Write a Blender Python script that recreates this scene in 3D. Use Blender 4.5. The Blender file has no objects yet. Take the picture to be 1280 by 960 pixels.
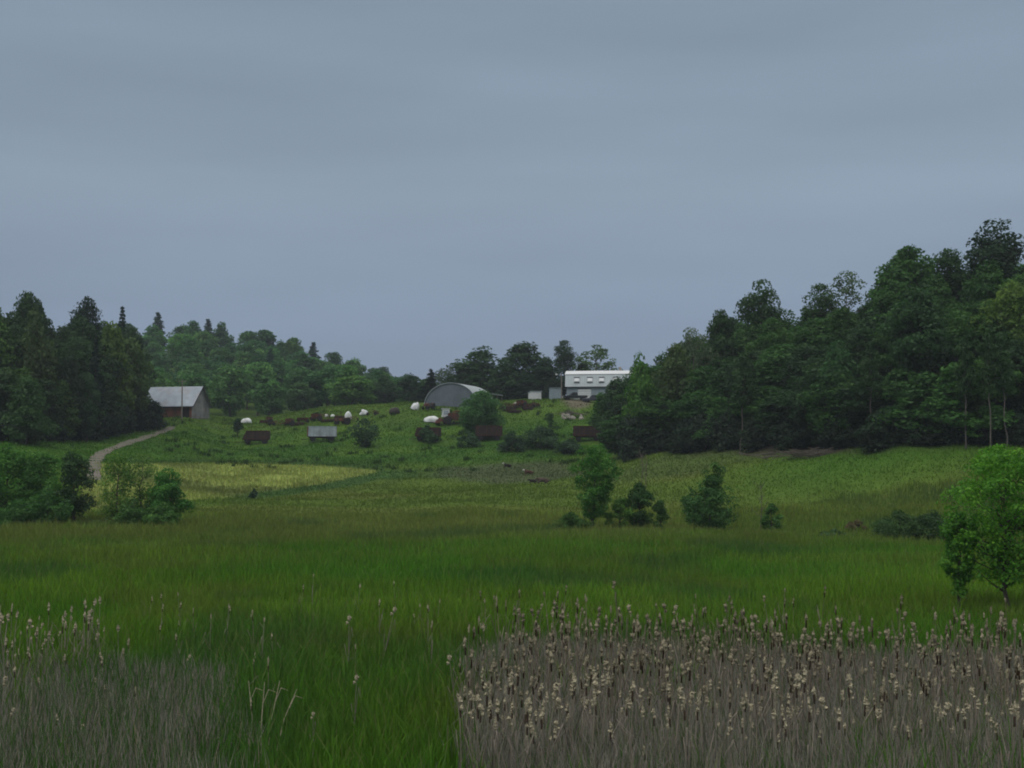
import bpy, math, random
import numpy as np
from mathutils import Vector, Matrix

R = random.Random(7)
NR = np.random.default_rng(7)
scene = bpy.context.scene
COL = scene.collection
PI = math.pi

# ------------------------------------------------------------------ camera
F = 1700.0                      # focal length in photo pixels (photo 1280 wide)
ZC = 6.0
PITCH = math.atan((590 - 480) / F)
CP, SP = math.cos(PITCH), math.sin(PITCH)
cam = bpy.data.cameras.new('camera')
cam.sensor_width = 36.0
cam.lens = F / 1280 * 36.0
cam.clip_end = 20000
cam_o = bpy.data.objects.new('camera', cam)
cam_o.location = (0, 0, ZC)
cam_o.rotation_euler = (PI / 2 + PITCH, 0, 0)
COL.objects.link(cam_o)
scene.camera = cam_o

def zrow(Y, row):
    """height at depth Y of what the photo shows at this row"""
    v = (480 - row) / F
    t = Y / (CP - v * SP)
    return ZC + t * (SP + v * CP)

def xpx(px, Y):
    return (px - 640) / F * Y

# ------------------------------------------------------------------ noise
def _hash(ix, iy, seed):
    n = (ix.astype(np.int64) * 374761393 + iy.astype(np.int64) * 668265263 + seed * 1442695041) & 0x7fffffff
    n = ((n ^ (n >> 13)) * 1274126177) & 0x7fffffff
    n = n ^ (n >> 16)
    return (n & 0xffff) / 65535.0

def vnoise(x, y, seed=0):
    x = np.asarray(x, float); y = np.asarray(y, float)
    ix, iy = np.floor(x), np.floor(y)
    fx, fy = x - ix, y - iy
    fx = fx * fx * (3 - 2 * fx); fy = fy * fy * (3 - 2 * fy)
    a = _hash(ix, iy, seed); b = _hash(ix + 1, iy, seed)
    c = _hash(ix, iy + 1, seed); d = _hash(ix + 1, iy + 1, seed)
    return (a + (b - a) * fx) * (1 - fy) + (c + (d - c) * fx) * fy

def fbm(x, y, seed=0, o=4):
    s = 0; amp = 0.5; tot = 0
    for i in range(o):
        s = s + amp * vnoise(np.asarray(x) * 2 ** i, np.asarray(y) * 2 ** i, seed + i * 17)
        tot += amp; amp *= .5
    return s / tot

def sstep(a, b, x):
    t = np.clip((x - a) / (b - a), 0, 1)
    return t * t * (3 - 2 * t)

# ------------------------------------------------------------------ terrain
_near = [(15, 'z', 0), (45, 'z', 0), (70, 'z', .15), (100, 'z', .5)]
_cols = {
    -300: [(125, 'r', 655), (160, 'r', 615), (185, 'r', 572), (205, 'r', 555), (245, 'z', 15), (300, 'z', 22), (560, 'z', 48), (900, 'z', 40)],
    0:    [(125, 'r', 655), (160, 'r', 618), (190, 'r', 570), (208, 'r', 553), (245, 'z', 14), (300, 'z', 20), (400, 'z', 28), (560, 'z', 50), (900, 'z', 40)],
    150:  [(125, 'r', 656), (160, 'r', 632), (185, 'r', 600), (205, 'r', 575), (230, 'r', 554), (260, 'r', 537), (290, 'r', 524), (330, 'z', 19), (395, 'z', 21), (560, 'z', 55), (900, 'z', 40)],
    225:  [(125, 'r', 657), (160, 'r', 634), (185, 'r', 609), (215, 'r', 577), (240, 'r', 554), (262, 'r', 539), (279, 'r', 524.5), (287, 'r', 520.5), (300, 'r', 519), (330, 'z', 19.8), (395, 'z', 21), (560, 'z', 52), (900, 'z', 38)],
    300:  [(125, 'r', 658), (160, 'r', 635), (185, 'r', 617), (225, 'r', 580), (260, 'r', 556), (285, 'r', 536), (300, 'r', 526), (320, 'r', 523), (345, 'z', 18.6), (390, 'z', 20), (560, 'z', 48), (900, 'z', 35)],
    450:  [(125, 'r', 660), (160, 'r', 638), (190, 'r', 615), (215, 'r', 595), (240, 'r', 570), (262, 'r', 548), (285, 'r', 521), (300, 'r', 510), (318, 'r', 506), (345, 'z', 21.8), (390, 'z', 22), (560, 'z', 36), (900, 'z', 30)],
    530:  [(125, 'r', 660), (160, 'r', 635), (195, 'r', 610), (220, 'r', 588), (240, 'r', 568), (262, 'r', 545), (285, 'r', 516), (300, 'r', 505), (320, 'r', 502), (350, 'z', 22.3), (560, 'z', 28), (900, 'z', 25)],
    600:  [(125, 'r', 660), (160, 'r', 632), (200, 'r', 605), (225, 'r', 582), (245, 'r', 562), (265, 'r', 540), (285, 'r', 517), (300, 'r', 504), (320, 'r', 500), (350, 'z', 23.2), (560, 'z', 25), (900, 'z', 22)],
    720:  [(125, 'r', 660), (160, 'r', 635), (200, 'r', 602), (225, 'r', 580), (245, 'r', 559), (265, 'r', 536), (285, 'r', 513), (292, 'r', 501), (300, 'r', 498.5), (325, 'r', 497.5), (350, 'z', 24), (560, 'z', 25), (900, 'z', 22)],
    850:  [(125, 'r', 662), (160, 'r', 628), (185, 'r', 595), (205, 'r', 568), (235, 'z', 12.5), (265, 'z', 17), (300, 'z', 22.3), (350, 'z', 25), (560, 'z', 28), (900, 'z', 24)],
    925:  [(125, 'r', 664), (150, 'r', 630), (172, 'r', 595), (191, 'r', 567.5), (215, 'z', 12.8), (250, 'z', 19.5), (300, 'z', 25), (560, 'z', 31), (900, 'z', 26)],
    1075: [(125, 'r', 664), (143, 'r', 625), (160, 'r', 584), (170, 'r', 567), (195, 'z', 15), (230, 'z', 25.5), (300, 'z', 31), (560, 'z', 37), (900, 'z', 29)],
    1215: [(108, 'r', 687), (125, 'r', 659), (140, 'r', 615), (152, 'r', 578), (160, 'r', 563.5), (182, 'z', 16.5), (202, 'z', 24), (230, 'z', 30.5), (300, 'z', 36), (560, 'z', 41), (900, 'z', 30)],
    1000: [(125, 'r', 665), (145, 'r', 630), (165, 'r', 590), (178, 'r', 567), (200, 'z', 13.5), (230, 'z', 21), (250, 'z', 24), (300, 'z', 28), (560, 'z', 34), (900, 'z', 28)],
    1150: [(110, 'r', 684), (125, 'r', 662), (140, 'r', 620), (155, 'r', 580), (162, 'r', 565), (185, 'z', 16), (205, 'z', 23), (230, 'z', 29), (300, 'z', 34), (560, 'z', 40), (900, 'z', 30)],
    1280: [(105, 'r', 690), (125, 'r', 656), (140, 'r', 610), (150, 'r', 575), (158, 'r', 562), (178, 'z', 16.5), (200, 'z', 25), (230, 'z', 32), (300, 'z', 38), (560, 'z', 42), (900, 'z', 30)],
    1560: [(105, 'r', 690), (125, 'r', 656), (140, 'r', 610), (150, 'r', 575), (158, 'r', 562), (178, 'z', 16.5), (200, 'z', 25), (230, 'z', 32), (300, 'z', 38), (560, 'z', 42), (900, 'z', 30)],
}
_YG = np.arange(0, 1600, 2.0)
_PX = np.array(sorted(_cols))
_tab = []
for p in _PX:
    pts = _near + _cols[int(p)] + [(1590, 'z', 12)]
    ys = [a[0] for a in pts]
    zs = [a[2] if a[1] == 'z' else zrow(a[0], a[2]) for a in pts]
    c = np.interp(_YG, ys, zs)
    k = np.array([1, 3, 5, 6, 5, 3, 1.]); k /= k.sum()          # round off the corners
    c = np.convolve(np.pad(c, 3, mode='edge'), k, mode='valid')
    _tab.append(c)
_tab = np.array(_tab)

def hgt(x, y):
    x = np.asarray(x, float); y = np.asarray(y, float)
    yc = np.clip(y, 12, 1590)
    px = np.clip(640 + F * x / yc, _PX[0], _PX[-1])
    i = np.clip(np.searchsorted(_PX, px) - 1, 0, len(_PX) - 2)
    t = (px - _PX[i]) / (_PX[i + 1] - _PX[i]); t = t * t * (3 - 2 * t)
    g = yc / 2.0; j = np.clip(g.astype(int), 0, len(_YG) - 2); u = g - j
    a = _tab[i, j] * (1 - u) + _tab[i, j + 1] * u
    b = _tab[i + 1, j] * (1 - u) + _tab[i + 1, j + 1] * u
    z = a * (1 - t) + b * t
    z = z + (fbm(x / 9, yc / 9, 3, 3) - .5) * np.clip((yc - 60) / 200, 0, 1) * 1.1
    z = np.where(y < 15, np.clip((15 - y) / 11, 0, 1) * 4.4, z)     # the road bank the camera stands on
    z = np.where(y > 1580, 12 - np.clip((y - 1580) / 4000, 0, 1) * 12, z)
    return z

def H(x, y):
    return float(hgt(np.array([x]), np.array([y]))[0])

def Yrow(px, row, y0=60, y1=340):
    """depth at which the ground shows at (px,row)"""
    ys = np.arange(y0, y1, .5)
    z = hgt((px - 640) / F * ys, ys)
    t = zrow(1.0, row) - ZC
    d = z - (ZC + t * ys)
    k = np.where(d > 0)[0]
    return float(ys[k[0]]) if len(k) else float(y1)

# yellow flowering field, its near edge and far edge given by what the photo shows
_yl = np.array([[100, 645], [235, 628], [320, 616], [400, 606], [470, 591], [472, 588]])
_yu = np.array([[100, 580], [235, 579.5], [320, 580], [400, 583], [470, 588], [472, 588]])
_ypx = np.arange(100, 473, 4.0)
_ynear = np.array([Yrow(p, np.interp(p, _yl[:, 0], _yl[:, 1])) for p in _ypx])
_yfar = np.array([Yrow(p, np.interp(p, _yu[:, 0], _yu[:, 1])) for p in _ypx])

def mixc(c, d, m):
    return c * (1 - m[:, None]) + np.array(d)[None, :] * m[:, None]

def yellow_mask(x, y):
    px = 640 + F * x / np.maximum(y, 10)
    n = (fbm(x / 6, y / 6, 61, 3) - .5) * 5
    lo = np.interp(px, _ypx, _ynear); hi = np.interp(px, _ypx, _yfar)
    m = sstep(-1, 1.2, y - lo + n * .6) * sstep(-1, 1, hi - y + n * .25)
    return m * ((px > 104) & (px < 471))

def ground_color(x, y):
    x = np.asarray(x, float).ravel(); y = np.asarray(y, float).ravel()
    yy = np.maximum(y, 10)
    px = 640 + F * x / yy
    n1 = fbm(x / 22, y / 22, 11, 4); n2 = fbm(x / 5, y / 7, 23, 4); n3 = fbm(x / 60, y / 14, 31, 3)
    c = np.tile(np.array([.034, .090, .008]), (len(x), 1))            # lush marsh meadow
    c = mixc(c, (.056, .104, .010), sstep(.42, .62, n1) * .8)
    c = mixc(c, (.062, .090, .014), sstep(.5, .7, n3) * .6)
    band = sstep(92, 112, y + (n1 - .5) * 26) * (1 - sstep(130, 146, y + (n1 - .5) * 16))
    band *= 1 - .75 * sstep(780, 960, px)
    c = mixc(c, (.078, .100, .022), band * .65)                       # seeding grass
    hay = sstep(130, 146, y + (n1 - .5) * 10) * sstep(180, 300, px)
    c = mixc(c, (.072, .112, .018), hay * .9)
    c = mixc(c, (.092, .114, .024), hay * sstep(.45, .65, n3) * .55)
    bright = sstep(140, 164, y + (n1 - .5) * 8) * sstep(840, 1060, px) * .85
    c = mixc(c, (.044, .104, .012), bright)
    left = sstep(175, 195, y) * (1 - sstep(150, 300, px))
    c = mixc(c, (.042, .100, .012), left)
    hill = sstep(218, 234, y + (n1 - .5) * 8) * (px < 860)
    c = mixc(c, (.036, .088, .012), hill)
    c = mixc(c, (.060, .112, .014), hill * sstep(.45, .65, n2) * .65)
    c = mixc(c, (.066, .108, .018), hill * sstep(262, 285, y) * .6)
    # grazed, trampled ground where the cattle lie
    e = ((px - 640) / 105) ** 2 + ((y - 213) / 15) ** 2
    m = (1 - sstep(.5, 1.15, e + (n2 - .5) * 1.2)) * .8
    c = mixc(c, (.062, .078, .040), m)
    e2 = ((px - 860) / 130) ** 2 + ((y - 194) / 14) ** 2
    c = mixc(c, (.052, .070, .034), (1 - sstep(.4, 1.2, e2 + (n2 - .5))) * .35)
    # rank green strip along the yellow field
    lo = np.interp(px, _ypx, _ynear)
    st = sstep(-14, -9, y - lo) * (1 - sstep(-1, 2, y - lo)) * sstep(270, 330, px) * (1 - sstep(470, 600, px))
    c = mixc(c, (.034, .080, .020), st * .85)
    up = np.interp(px, _ypx, _yfar)
    c = mixc(c, (.024, .058, .013), sstep(-.5, 1, y - up) * (1 - sstep(4, 11, y - up)) * (px > 100) * (px < 480) * .7)
    ym = yellow_mask(x, y)
    yc = np.array([.168, .205, .050])[None, :] * (0.72 + .55 * n2)[:, None]
    yc = yc * (1 - .45 * sstep(.52, .66, n3))[:, None] + np.array([.04, .062, .02])[None, :] * (.45 * sstep(.52, .66, n3))[:, None]
    c = c * (1 - ym)[:, None] + yc * ym[:, None]
    # bare soil along the foot of the wood
    ed = np.interp(px, [735, 780, 850, 900, 1000, 1150, 1280, 1500], [236, 212, 203, 196, 180, 164, 160, 158])
    so = sstep(-4, -1, y - ed + (n2 - .5) * 5) * (px > 860) * (.2 + .7 * sstep(900, 960, px) * (1 - sstep(1040, 1080, px)))
    c = mixc(c, (.060, .052, .036), so)
    # yard and worn lane by the house
    e3 = ((px - 722) / 22) ** 2 + ((y - 293) / 9) ** 2
    c = mixc(c, (.115, .095, .075), (1 - sstep(.4, 1.1, e3 + (n2 - .5))) * .85)
    c = c * (.80 + .40 * n2)[:, None]
    return c

# ------------------------------------------------------------------ materials
def new_mat(name):
    m = bpy.data.materials.new(name); m.use_nodes = True
    nt = m.node_tree
    return m, nt, nt.nodes['Principled BSDF'], nt.nodes['Material Output']

def nd(nt, t, **kw):
    n = nt.nodes.new(t)
    for k, v in kw.items():
        setattr(n, k, v)
    return n

def solid(name, col, rough=.8, metal=0.0, var=.25, scale=3.0, dirt=None, dirt_amt=.5, bump=0.0, spec=.3):
    """weathered single colour: mottling noise and stains in object space"""
    m, nt, b, o = new_mat(name)
    tc = nd(nt, 'ShaderNodeTexCoord')
    n = nd(nt, 'ShaderNodeTexNoise'); n.inputs['Scale'].default_value = scale; n.inputs['Detail'].default_value = 6
    nt.links.new(tc.outputs['Object'], n.inputs['Vector'])
    r = nd(nt, 'ShaderNodeMapRange')
    r.inputs['From Min'].default_value = .3; r.inputs['From Max'].default_value = .7
    nt.links.new(n.outputs['Fac'], r.inputs['Value'])
    mx = nd(nt, 'ShaderNodeMix', data_type='RGBA')
    c = np.array(col)
    mx.inputs[6].default_value = (*np.clip(c * (1 - var), 0, 1), 1)
    mx.inputs[7].default_value = (*np.clip(c * (1 + var), 0, 1), 1)
    nt.links.new(r.outputs['Result'], mx.inputs[0])
    out = mx.outputs[2]
    if dirt:
        n2 = nd(nt, 'ShaderNodeTexNoise'); n2.inputs['Scale'].default_value = scale * .6; n2.inputs['Detail'].default_value = 8
        mp = nd(nt, 'ShaderNodeMapping'); mp.inputs['Location'].default_value = (5.3, 2.1, 7.7); mp.inputs['Scale'].default_value = (1, 1, .45)
        nt.links.new(tc.outputs['Object'], mp.inputs['Vector']); nt.links.new(mp.outputs[0], n2.inputs['Vector'])
        r2 = nd(nt, 'ShaderNodeMapRange')
        r2.inputs['From Min'].default_value = .48; r2.inputs['From Max'].default_value = .62; r2.inputs['To Max'].default_value = dirt_amt
        nt.links.new(n2.outputs['Fac'], r2.inputs['Value'])
        m2 = nd(nt, 'ShaderNodeMix', data_type='RGBA'); m2.inputs[7].default_value = (*dirt, 1)
        nt.links.new(r2.outputs['Result'], m2.inputs[0]); nt.links.new(out, m2.inputs[6]); out = m2.outputs[2]
    nt.links.new(out, b.inputs['Base Color'])
    b.inputs['Roughness'].default_value = rough; b.inputs['Metallic'].default_value = metal
    b.inputs['Specular IOR Level'].default_value = spec
    if bump:
        bp = nd(nt, 'ShaderNodeBump'); bp.inputs['Strength'].default_value = bump; bp.inputs['Distance'].default_value = .05
        nt.links.new(n.outputs['Fac'], bp.inputs['Height']); nt.links.new(bp.outputs[0], b.inputs['Normal'])
    return m

def ribbed(name, col, rough=.5, metal=.3, period=.25, axis='X', var=.15, dirt=None, dirt_amt=.4):
    """corrugated / boarded sheet: ribs in the bump, streaky weathering"""
    m = solid(name, col, rough, metal, var, .8, dirt, dirt_amt)
    nt = m.node_tree; b = nt.nodes['Principled BSDF']
    tc = nd(nt, 'ShaderNodeTexCoord')
    w = nd(nt, 'ShaderNodeTexWave', wave_type='BANDS', bands_direction=axis)
    w.inputs['Scale'].default_value = 1.0 / period / PI * .5 * 2
    nt.links.new(tc.outputs['Object'], w.inputs['Vector'])
    bp = nd(nt, 'ShaderNodeBump'); bp.inputs['Strength'].default_value = .6; bp.inputs['Distance'].default_value = .06
    nt.links.new(w.outputs['Fac'], bp.inputs['Height']); nt.links.new(bp.outputs[0], b.inputs['Normal'])
    return m

def foliage_mat(name, trans=.42):
    """leaf colour = the tree's own colour (object colour) varied from spray to spray"""
    m, nt, b, o = new_mat(name)
    oi = nd(nt, 'ShaderNodeObjectInfo')
    at = nd(nt, 'ShaderNodeAttribute', attribute_name='tint')
    hs = nd(nt, 'ShaderNodeHueSaturation')
    mr = nd(nt, 'ShaderNodeMapRange'); mr.inputs['To Min'].default_value = .75; mr.inputs['To Max'].default_value = 1.95
    nt.links.new(at.outputs['Fac'], mr.inputs['Value'])
    mh = nd(nt, 'ShaderNodeMapRange'); mh.inputs['To Min'].default_value = .515; mh.inputs['To Max'].default_value = .485
    nt.links.new(at.outputs['Fac'], mh.inputs['Value'])
    nt.links.new(oi.outputs['Color'], hs.inputs['Color']); nt.links.new(mr.outputs[0], hs.inputs['Value']); nt.links.new(mh.outputs[0], hs.inputs['Hue'])
    d = nd(nt, 'ShaderNodeBsdfDiffuse'); t = nd(nt, 'ShaderNodeBsdfTranslucent'); g = nd(nt, 'ShaderNodeBsdfGlossy')
    g.inputs['Roughness'].default_value = .55; g.inputs['Color'].default_value = (.8, .85, .8, 1)
    nt.links.new(hs.outputs[0], d.inputs['Color']); nt.links.new(hs.outputs[0], t.inputs['Color'])
    m1 = nd(nt, 'ShaderNodeMixShader'); m1.inputs[0].default_value = trans
    nt.links.new(d.outputs[0], m1.inputs[1]); nt.links.new(t.outputs[0], m1.inputs[2])
    m2 = nd(nt, 'ShaderNodeMixShader'); m2.inputs[0].default_value = .015
    nt.links.new(m1.outputs[0], m2.inputs[1]); nt.links.new(g.outputs[0], m2.inputs[2])
    nt.links.new(m2.outputs[0], o.inputs['Surface'])
    nt.nodes.remove(b)
    return m

def attr_mat(name, trans=.25):
    """colour per plant from the attribute 'col'"""
    m, nt, b, o = new_mat(name)
    at = nd(nt, 'ShaderNodeAttribute', attribute_name='col')
    d = nd(nt, 'ShaderNodeBsdfDiffuse'); t = nd(nt, 'ShaderNodeBsdfTranslucent')
    nt.links.new(at.outputs['Color'], d.inputs['Color']); nt.links.new(at.outputs['Color'], t.inputs['Color'])
    m1 = nd(nt, 'ShaderNodeMixShader'); m1.inputs[0].default_value = trans
    nt.links.new(d.outputs[0], m1.inputs[1]); nt.links.new(t.outputs[0], m1.inputs[2])
    nt.links.new(m1.outputs[0], o.inputs['Surface'])
    nt.nodes.remove(b)
    return m

def ground_mat():
    m, nt, b, o = new_mat('ground')
    at = nd(nt, 'ShaderNodeAttribute', attribute_name='col')
    tc = nd(nt, 'ShaderNodeTexCoord')
    n = nd(nt, 'ShaderNodeTexNoise'); n.inputs['Scale'].default_value = .9; n.inputs['Detail'].default_value = 9; n.inputs['Roughness'].default_value = .7
    nt.links.new(tc.outputs['Object'], n.inputs['Vector'])
    r = nd(nt, 'ShaderNodeMapRange'); r.inputs['From Min'].default_value = .3; r.inputs['From Max'].default_value = .7
    r.inputs['To Min'].default_value = .72; r.inputs['To Max'].default_value = 1.25
    nt.links.new(n.outputs['Fac'], r.inputs['Value'])
    mx = nd(nt, 'ShaderNodeVectorMath', operation='SCALE')
    nt.links.new(at.outputs['Color'], mx.inputs[0]); nt.links.new(r.outputs[0], mx.inputs['Scale'])
    nt.links.new(mx.outputs[0], b.inputs['Base Color'])
    b.inputs['Roughness'].default_value = 1; b.inputs['Specular IOR Level'].default_value = .05
    bp = nd(nt, 'ShaderNodeBump'); bp.inputs['Strength'].default_value = .6; bp.inputs['Distance'].default_value = .25
    nt.links.new(n.outputs['Fac'], bp.inputs['Height']); nt.links.new(bp.outputs[0], b.inputs['Normal'])
    return m

M = {}
M['ground'] = ground_mat()
M['leaf'] = foliage_mat('leaves')
M['needle'] = foliage_mat('needles', .15)
M['blade'] = attr_mat('grass blades')
M['reed'] = attr_mat('dead reed', .2)
M['bark'] = solid('bark', (.052, .044, .036), .95, var=.4, scale=6)
M['pale_bark'] = solid('pale bark', (.12, .108, .095), .95, var=.35, scale=5)
M['stem'] = solid('dead stem', (.20, .178, .135), .9, var=.3)
M['fluff'] = solid('seed fluff', (.33, .29, .20), 1, var=.45, scale=25)
M['spike'] = solid('brown spike', (.045, .03, .02), 1, var=.3, scale=25)
M['dry_leaf'] = solid('dry leaf', (.17, .145, .12), .95, var=.35, scale=4)
M['track'] = solid('dirt', (.125, .11, .09), 1, var=.25, scale=1.2, dirt=(.05, .08, .03), dirt_amt=.6, bump=.5)
M['tin'] = ribbed('barn roof tin', (.25, .285, .33), .5, .35, .3, 'X', dirt=(.25, .21, .18), dirt_amt=.3)
M['grey_board'] = ribbed('weathered boards', (.21, .205, .20), .9, 0, .2, 'Y', .3, dirt=(.08, .07, .065))
M['grey_board_x'] = ribbed('weathered boards along', (.15, .14, .135), .9, 0, .2, 'X', .3, dirt=(.08, .07, .065))
M['red_board'] = ribbed('faded red boards', (.17, .066, .042), .9, 0, .22, 'X', .35, dirt=(.07, .06, .05), dirt_amt=.6)
M['dark_wood'] = solid('dark wood', (.03, .022, .02), .9)
M['opening_shade'] = solid('painted opening shade', (.012, .011, .011), 1)  # near-black colour stands in for the shade inside openings
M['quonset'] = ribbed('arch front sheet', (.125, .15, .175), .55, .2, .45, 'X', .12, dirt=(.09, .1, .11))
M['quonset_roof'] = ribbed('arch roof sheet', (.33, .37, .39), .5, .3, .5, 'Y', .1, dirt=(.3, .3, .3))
M['siding'] = ribbed('blue grey siding', (.22, .27, .31), .7, 0, .2, 'Z', .1)
M['house_roof'] = ribbed('pale ribbed roof', (.36, .40, .42), .6, .05, .4, 'X', .08, dirt=(.27, .29, .29), dirt_amt=.25)
M['white'] = solid('white paint', (.56, .57, .58), .6, var=.06, dirt=(.5, .5, .48), dirt_amt=.25)
M['glass'] = solid('dim glass', (.03, .036, .042), .12, var=.2, spec=.6)
M['pale_pane'] = solid('pale pane', (.62, .64, .66), .3, var=.1)  # one pale colour over the whole pane
M['cab_glass_sky'] = solid('cab glass sky reflection', (.28, .32, .36), .2, var=.2)  # pale blue-grey base holds the sky reflection in the cab windows
M['dark_trim'] = solid('dark trim', (.06, .065, .075), .7)
M['plastic'] = solid('white plastic sheet', (.62, .63, .64), .45, var=.08, scale=2, dirt=(.33, .34, .33), dirt_amt=.5, bump=.5)
M['rust'] = solid('rust', (.085, .034, .020), .95, var=.45, scale=3, dirt=(.035, .022, .017), dirt_amt=.7)
M['dark_rust'] = solid('dark rusty sheet', (.036, .021, .018), .9, var=.4, scale=2, dirt=(.018, .014, .013), dirt_amt=.6)
M['red_rust'] = solid('faded red paint', (.12, .042, .028), .8, var=.5, scale=2.5, dirt=(.04, .028, .022), dirt_amt=.85)
M['galv'] = ribbed('galvanised panel', (.36, .40, .43), .55, .35, .6, 'X', .2, dirt=(.13, .12, .12), dirt_amt=.5)
M['tyre'] = solid('tyre', (.016, .016, .016), .9)
M['rim'] = solid('rim', (.30, .28, .25), .7, var=.3)
M['truck'] = solid('dark green paint', (.016, .022, .024), .3, var=.1, spec=.5)
M['truck_blue'] = solid('dark blue paint', (.014, .017, .026), .3, var=.1, spec=.5)
M['lamp_glass'] = solid('lamp glass', (.5, .5, .46), .3)
M['pole'] = solid('weathered pole', (.15, .135, .12), .95, var=.3)
M['stone'] = solid('field stone', (.27, .25, .22), .95, var=.3, scale=2, bump=.5)
M['hay'] = solid('old hay', (.040, .034, .03), 1, var=.4, scale=5, bump=.8)
M['cow_brown'] = solid('brown hide', (.060, .026, .016), .9, var=.3)
M['cow_black'] = solid('black hide', (.016, .013, .012), .9, var=.3)
M['cow_grey'] = solid('dun hide', (.062, .045, .036), .9, var=.3)
M['cow_white'] = solid('white hide', (.52, .50, .46), .9, var=.1)
M['brush'] = solid('dead brush', (.10, .085, .07), .95, var=.3)

# ------------------------------------------------------------------ mesh helpers
class MB:
    def __init__(self):
        self.v = []; self.f = []
    def poly(self, pts, faces):
        b = len(self.v); self.v += [tuple(p) for p in pts]
        self.f += [tuple(b + i for i in f) for f in faces]
        return self
    def box(self, c, s, rz=0.0, rx=0.0, ry=0.0):
        m = Matrix.Rotation(rz, 3, 'Z') @ Matrix.Rotation(ry, 3, 'Y') @ Matrix.Rotation(rx, 3, 'X')
        pts = []
        for dx in (-.5, .5):
            for dy in (-.5, .5):
                for dz in (-.5, .5):
                    pts.append(Vector(c) + m @ Vector((dx * s[0], dy * s[1], dz * s[2])))
        return self.poly(pts, [(0, 1, 3, 2), (4, 6, 7, 5), (0, 4, 5, 1), (2, 3, 7, 6), (0, 2, 6, 4), (1, 5, 7, 3)])
    def prism(self, prof, x0, x1, axis='x'):
        """profile of (a,z) points swept along x or y"""
        n = len(prof)
        pts = [((x0, a, z) if axis == 'x' else (a, x0, z)) for a, z in prof] + [((x1, a, z) if axis == 'x' else (a, x1, z)) for a, z in prof]
        fs = [tuple(range(n))[::-1], tuple(range(n, 2 * n))] + [(i, (i + 1) % n, n + (i + 1) % n, n + i) for i in range(n)]
        return self.poly(pts, fs)
    def tube(self, pts, rad, n=6, cap=True):
        pts = [Vector(p) for p in pts]
        if not hasattr(rad, '__len__'):
            rad = [rad] * len(pts)
        b = len(self.v); ref = Vector((.13, .97, .2))
        for i, p in enumerate(pts):
            d = (pts[min(i + 1, len(pts) - 1)] - pts[max(i - 1, 0)])
            d = d.normalized() if d.length > 1e-6 else Vector((0, 0, 1))
            u = d.cross(ref)
            u = u.normalized() if u.length > 1e-3 else d.cross(Vector((1, 0, 0))).normalized()
            w = d.cross(u)
            for k in range(n):
                a = 2 * PI * k / n
                self.v.append(tuple(p + (u * math.cos(a) + w * math.sin(a)) * rad[i]))
        for i in range(len(pts) - 1):
            for k in range(n):
                self.f.append((b + i * n + k, b + i * n + (k + 1) % n, b + (i + 1) * n + (k + 1) % n, b + (i + 1) * n + k))
        if cap:
            self.f.append(tuple(b + k for k in range(n))[::-1])
            self.f.append(tuple(b + (len(pts) - 1) * n + k for k in range(n)))
        return self
    def lathe(self, c, prof, axis='y', n=16):
        """prof of (r, offset along the axis)"""
        b = len(self.v)
        for r, o in prof:
            for k in range(n):
                a = 2 * PI * k / n; p, q = r * math.cos(a), r * math.sin(a)
                self.v.append((c[0] + p, c[1] + o, c[2] + q) if axis == 'y' else (c[0] + o, c[1] + p, c[2] + q) if axis == 'x' else (c[0] + p, c[1] + q, c[2] + o))
        for i in range(len(prof) - 1):
            for k in range(n):
                self.f.append((b + i * n + k, b + i * n + (k + 1) % n, b + (i + 1) * n + (k + 1) % n, b + (i + 1) * n + k))
        self.f.append(tuple(b + k for k in range(n))); self.f.append(tuple(b + (len(prof) - 1) * n + k for k in range(n))[::-1])
        return self
    def mesh(self, name, mats, smooth=False):
        me = bpy.data.meshes.new(name); me.from_pydata(self.v, [], self.f); me.update()
        for m in (mats if isinstance(mats, (list, tuple)) else [mats]):
            me.materials.append(m)
        if smooth:
            me.polygons.foreach_set('use_smooth', [True] * len(me.polygons))
        return me
    def obj(self, name, mats, parent=None, smooth=False, bevel=0.0):
        o = link(name, self.mesh(name, mats, smooth), parent)
        if bevel:
            b = o.modifiers.new('bevel', 'BEVEL'); b.width = bevel; b.segments = 2; b.limit_method = 'ANGLE'
        return o

def link(name, data, parent=None):
    o = bpy.data.objects.new(name, data); COL.objects.link(o)
    if parent:
        o.parent = parent
    return o

def np_mesh(name, V, quads=None, tris=None, mats=None, tint=None, col=None, mat_index=None):
    me = bpy.data.meshes.new(name)
    q = np.zeros((0, 4), int) if quads is None else np.asarray(quads)
    t = np.zeros((0, 3), int) if tris is None else np.asarray(tris)
    me.vertices.add(len(V)); me.vertices.foreach_set('co', np.asarray(V, np.float32).ravel())
    nl = q.size + t.size
    me.loops.add(nl); me.loops.foreach_set('vertex_index', np.concatenate([q.ravel(), t.ravel()]).astype(np.int32))
    me.polygons.add(len(q) + len(t))
    starts = np.concatenate([np.arange(len(q)) * 4, q.size + np.arange(len(t)) * 3]).astype(np.int32)
    me.polygons.foreach_set('loop_start', starts)
    if mat_index is not None:
        me.polygons.foreach_set('material_index', np.asarray(mat_index, np.int32))
    for m in (mats if isinstance(mats, (list, tuple)) else [mats]):
        me.materials.append(m)
    if tint is not None:
        a = me.attributes.new('tint', 'FLOAT', 'POINT'); a.data.foreach_set('value', np.asarray(tint, np.float32))
    if col is not None:
        a = me.attributes.new('col', 'FLOAT_COLOR', 'POINT')
        a.data.foreach_set('color', np.concatenate([col, np.ones((len(col), 1))], 1).astype(np.float32).ravel())
    me.update(calc_edges=True)
    return me

def tag(o, label=None, cat=None, group=None, kind=None):
    if label: o['label'] = label
    if cat: o['category'] = cat
    if group: o['group'] = group
    if kind: o['kind'] = kind
    return o

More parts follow.
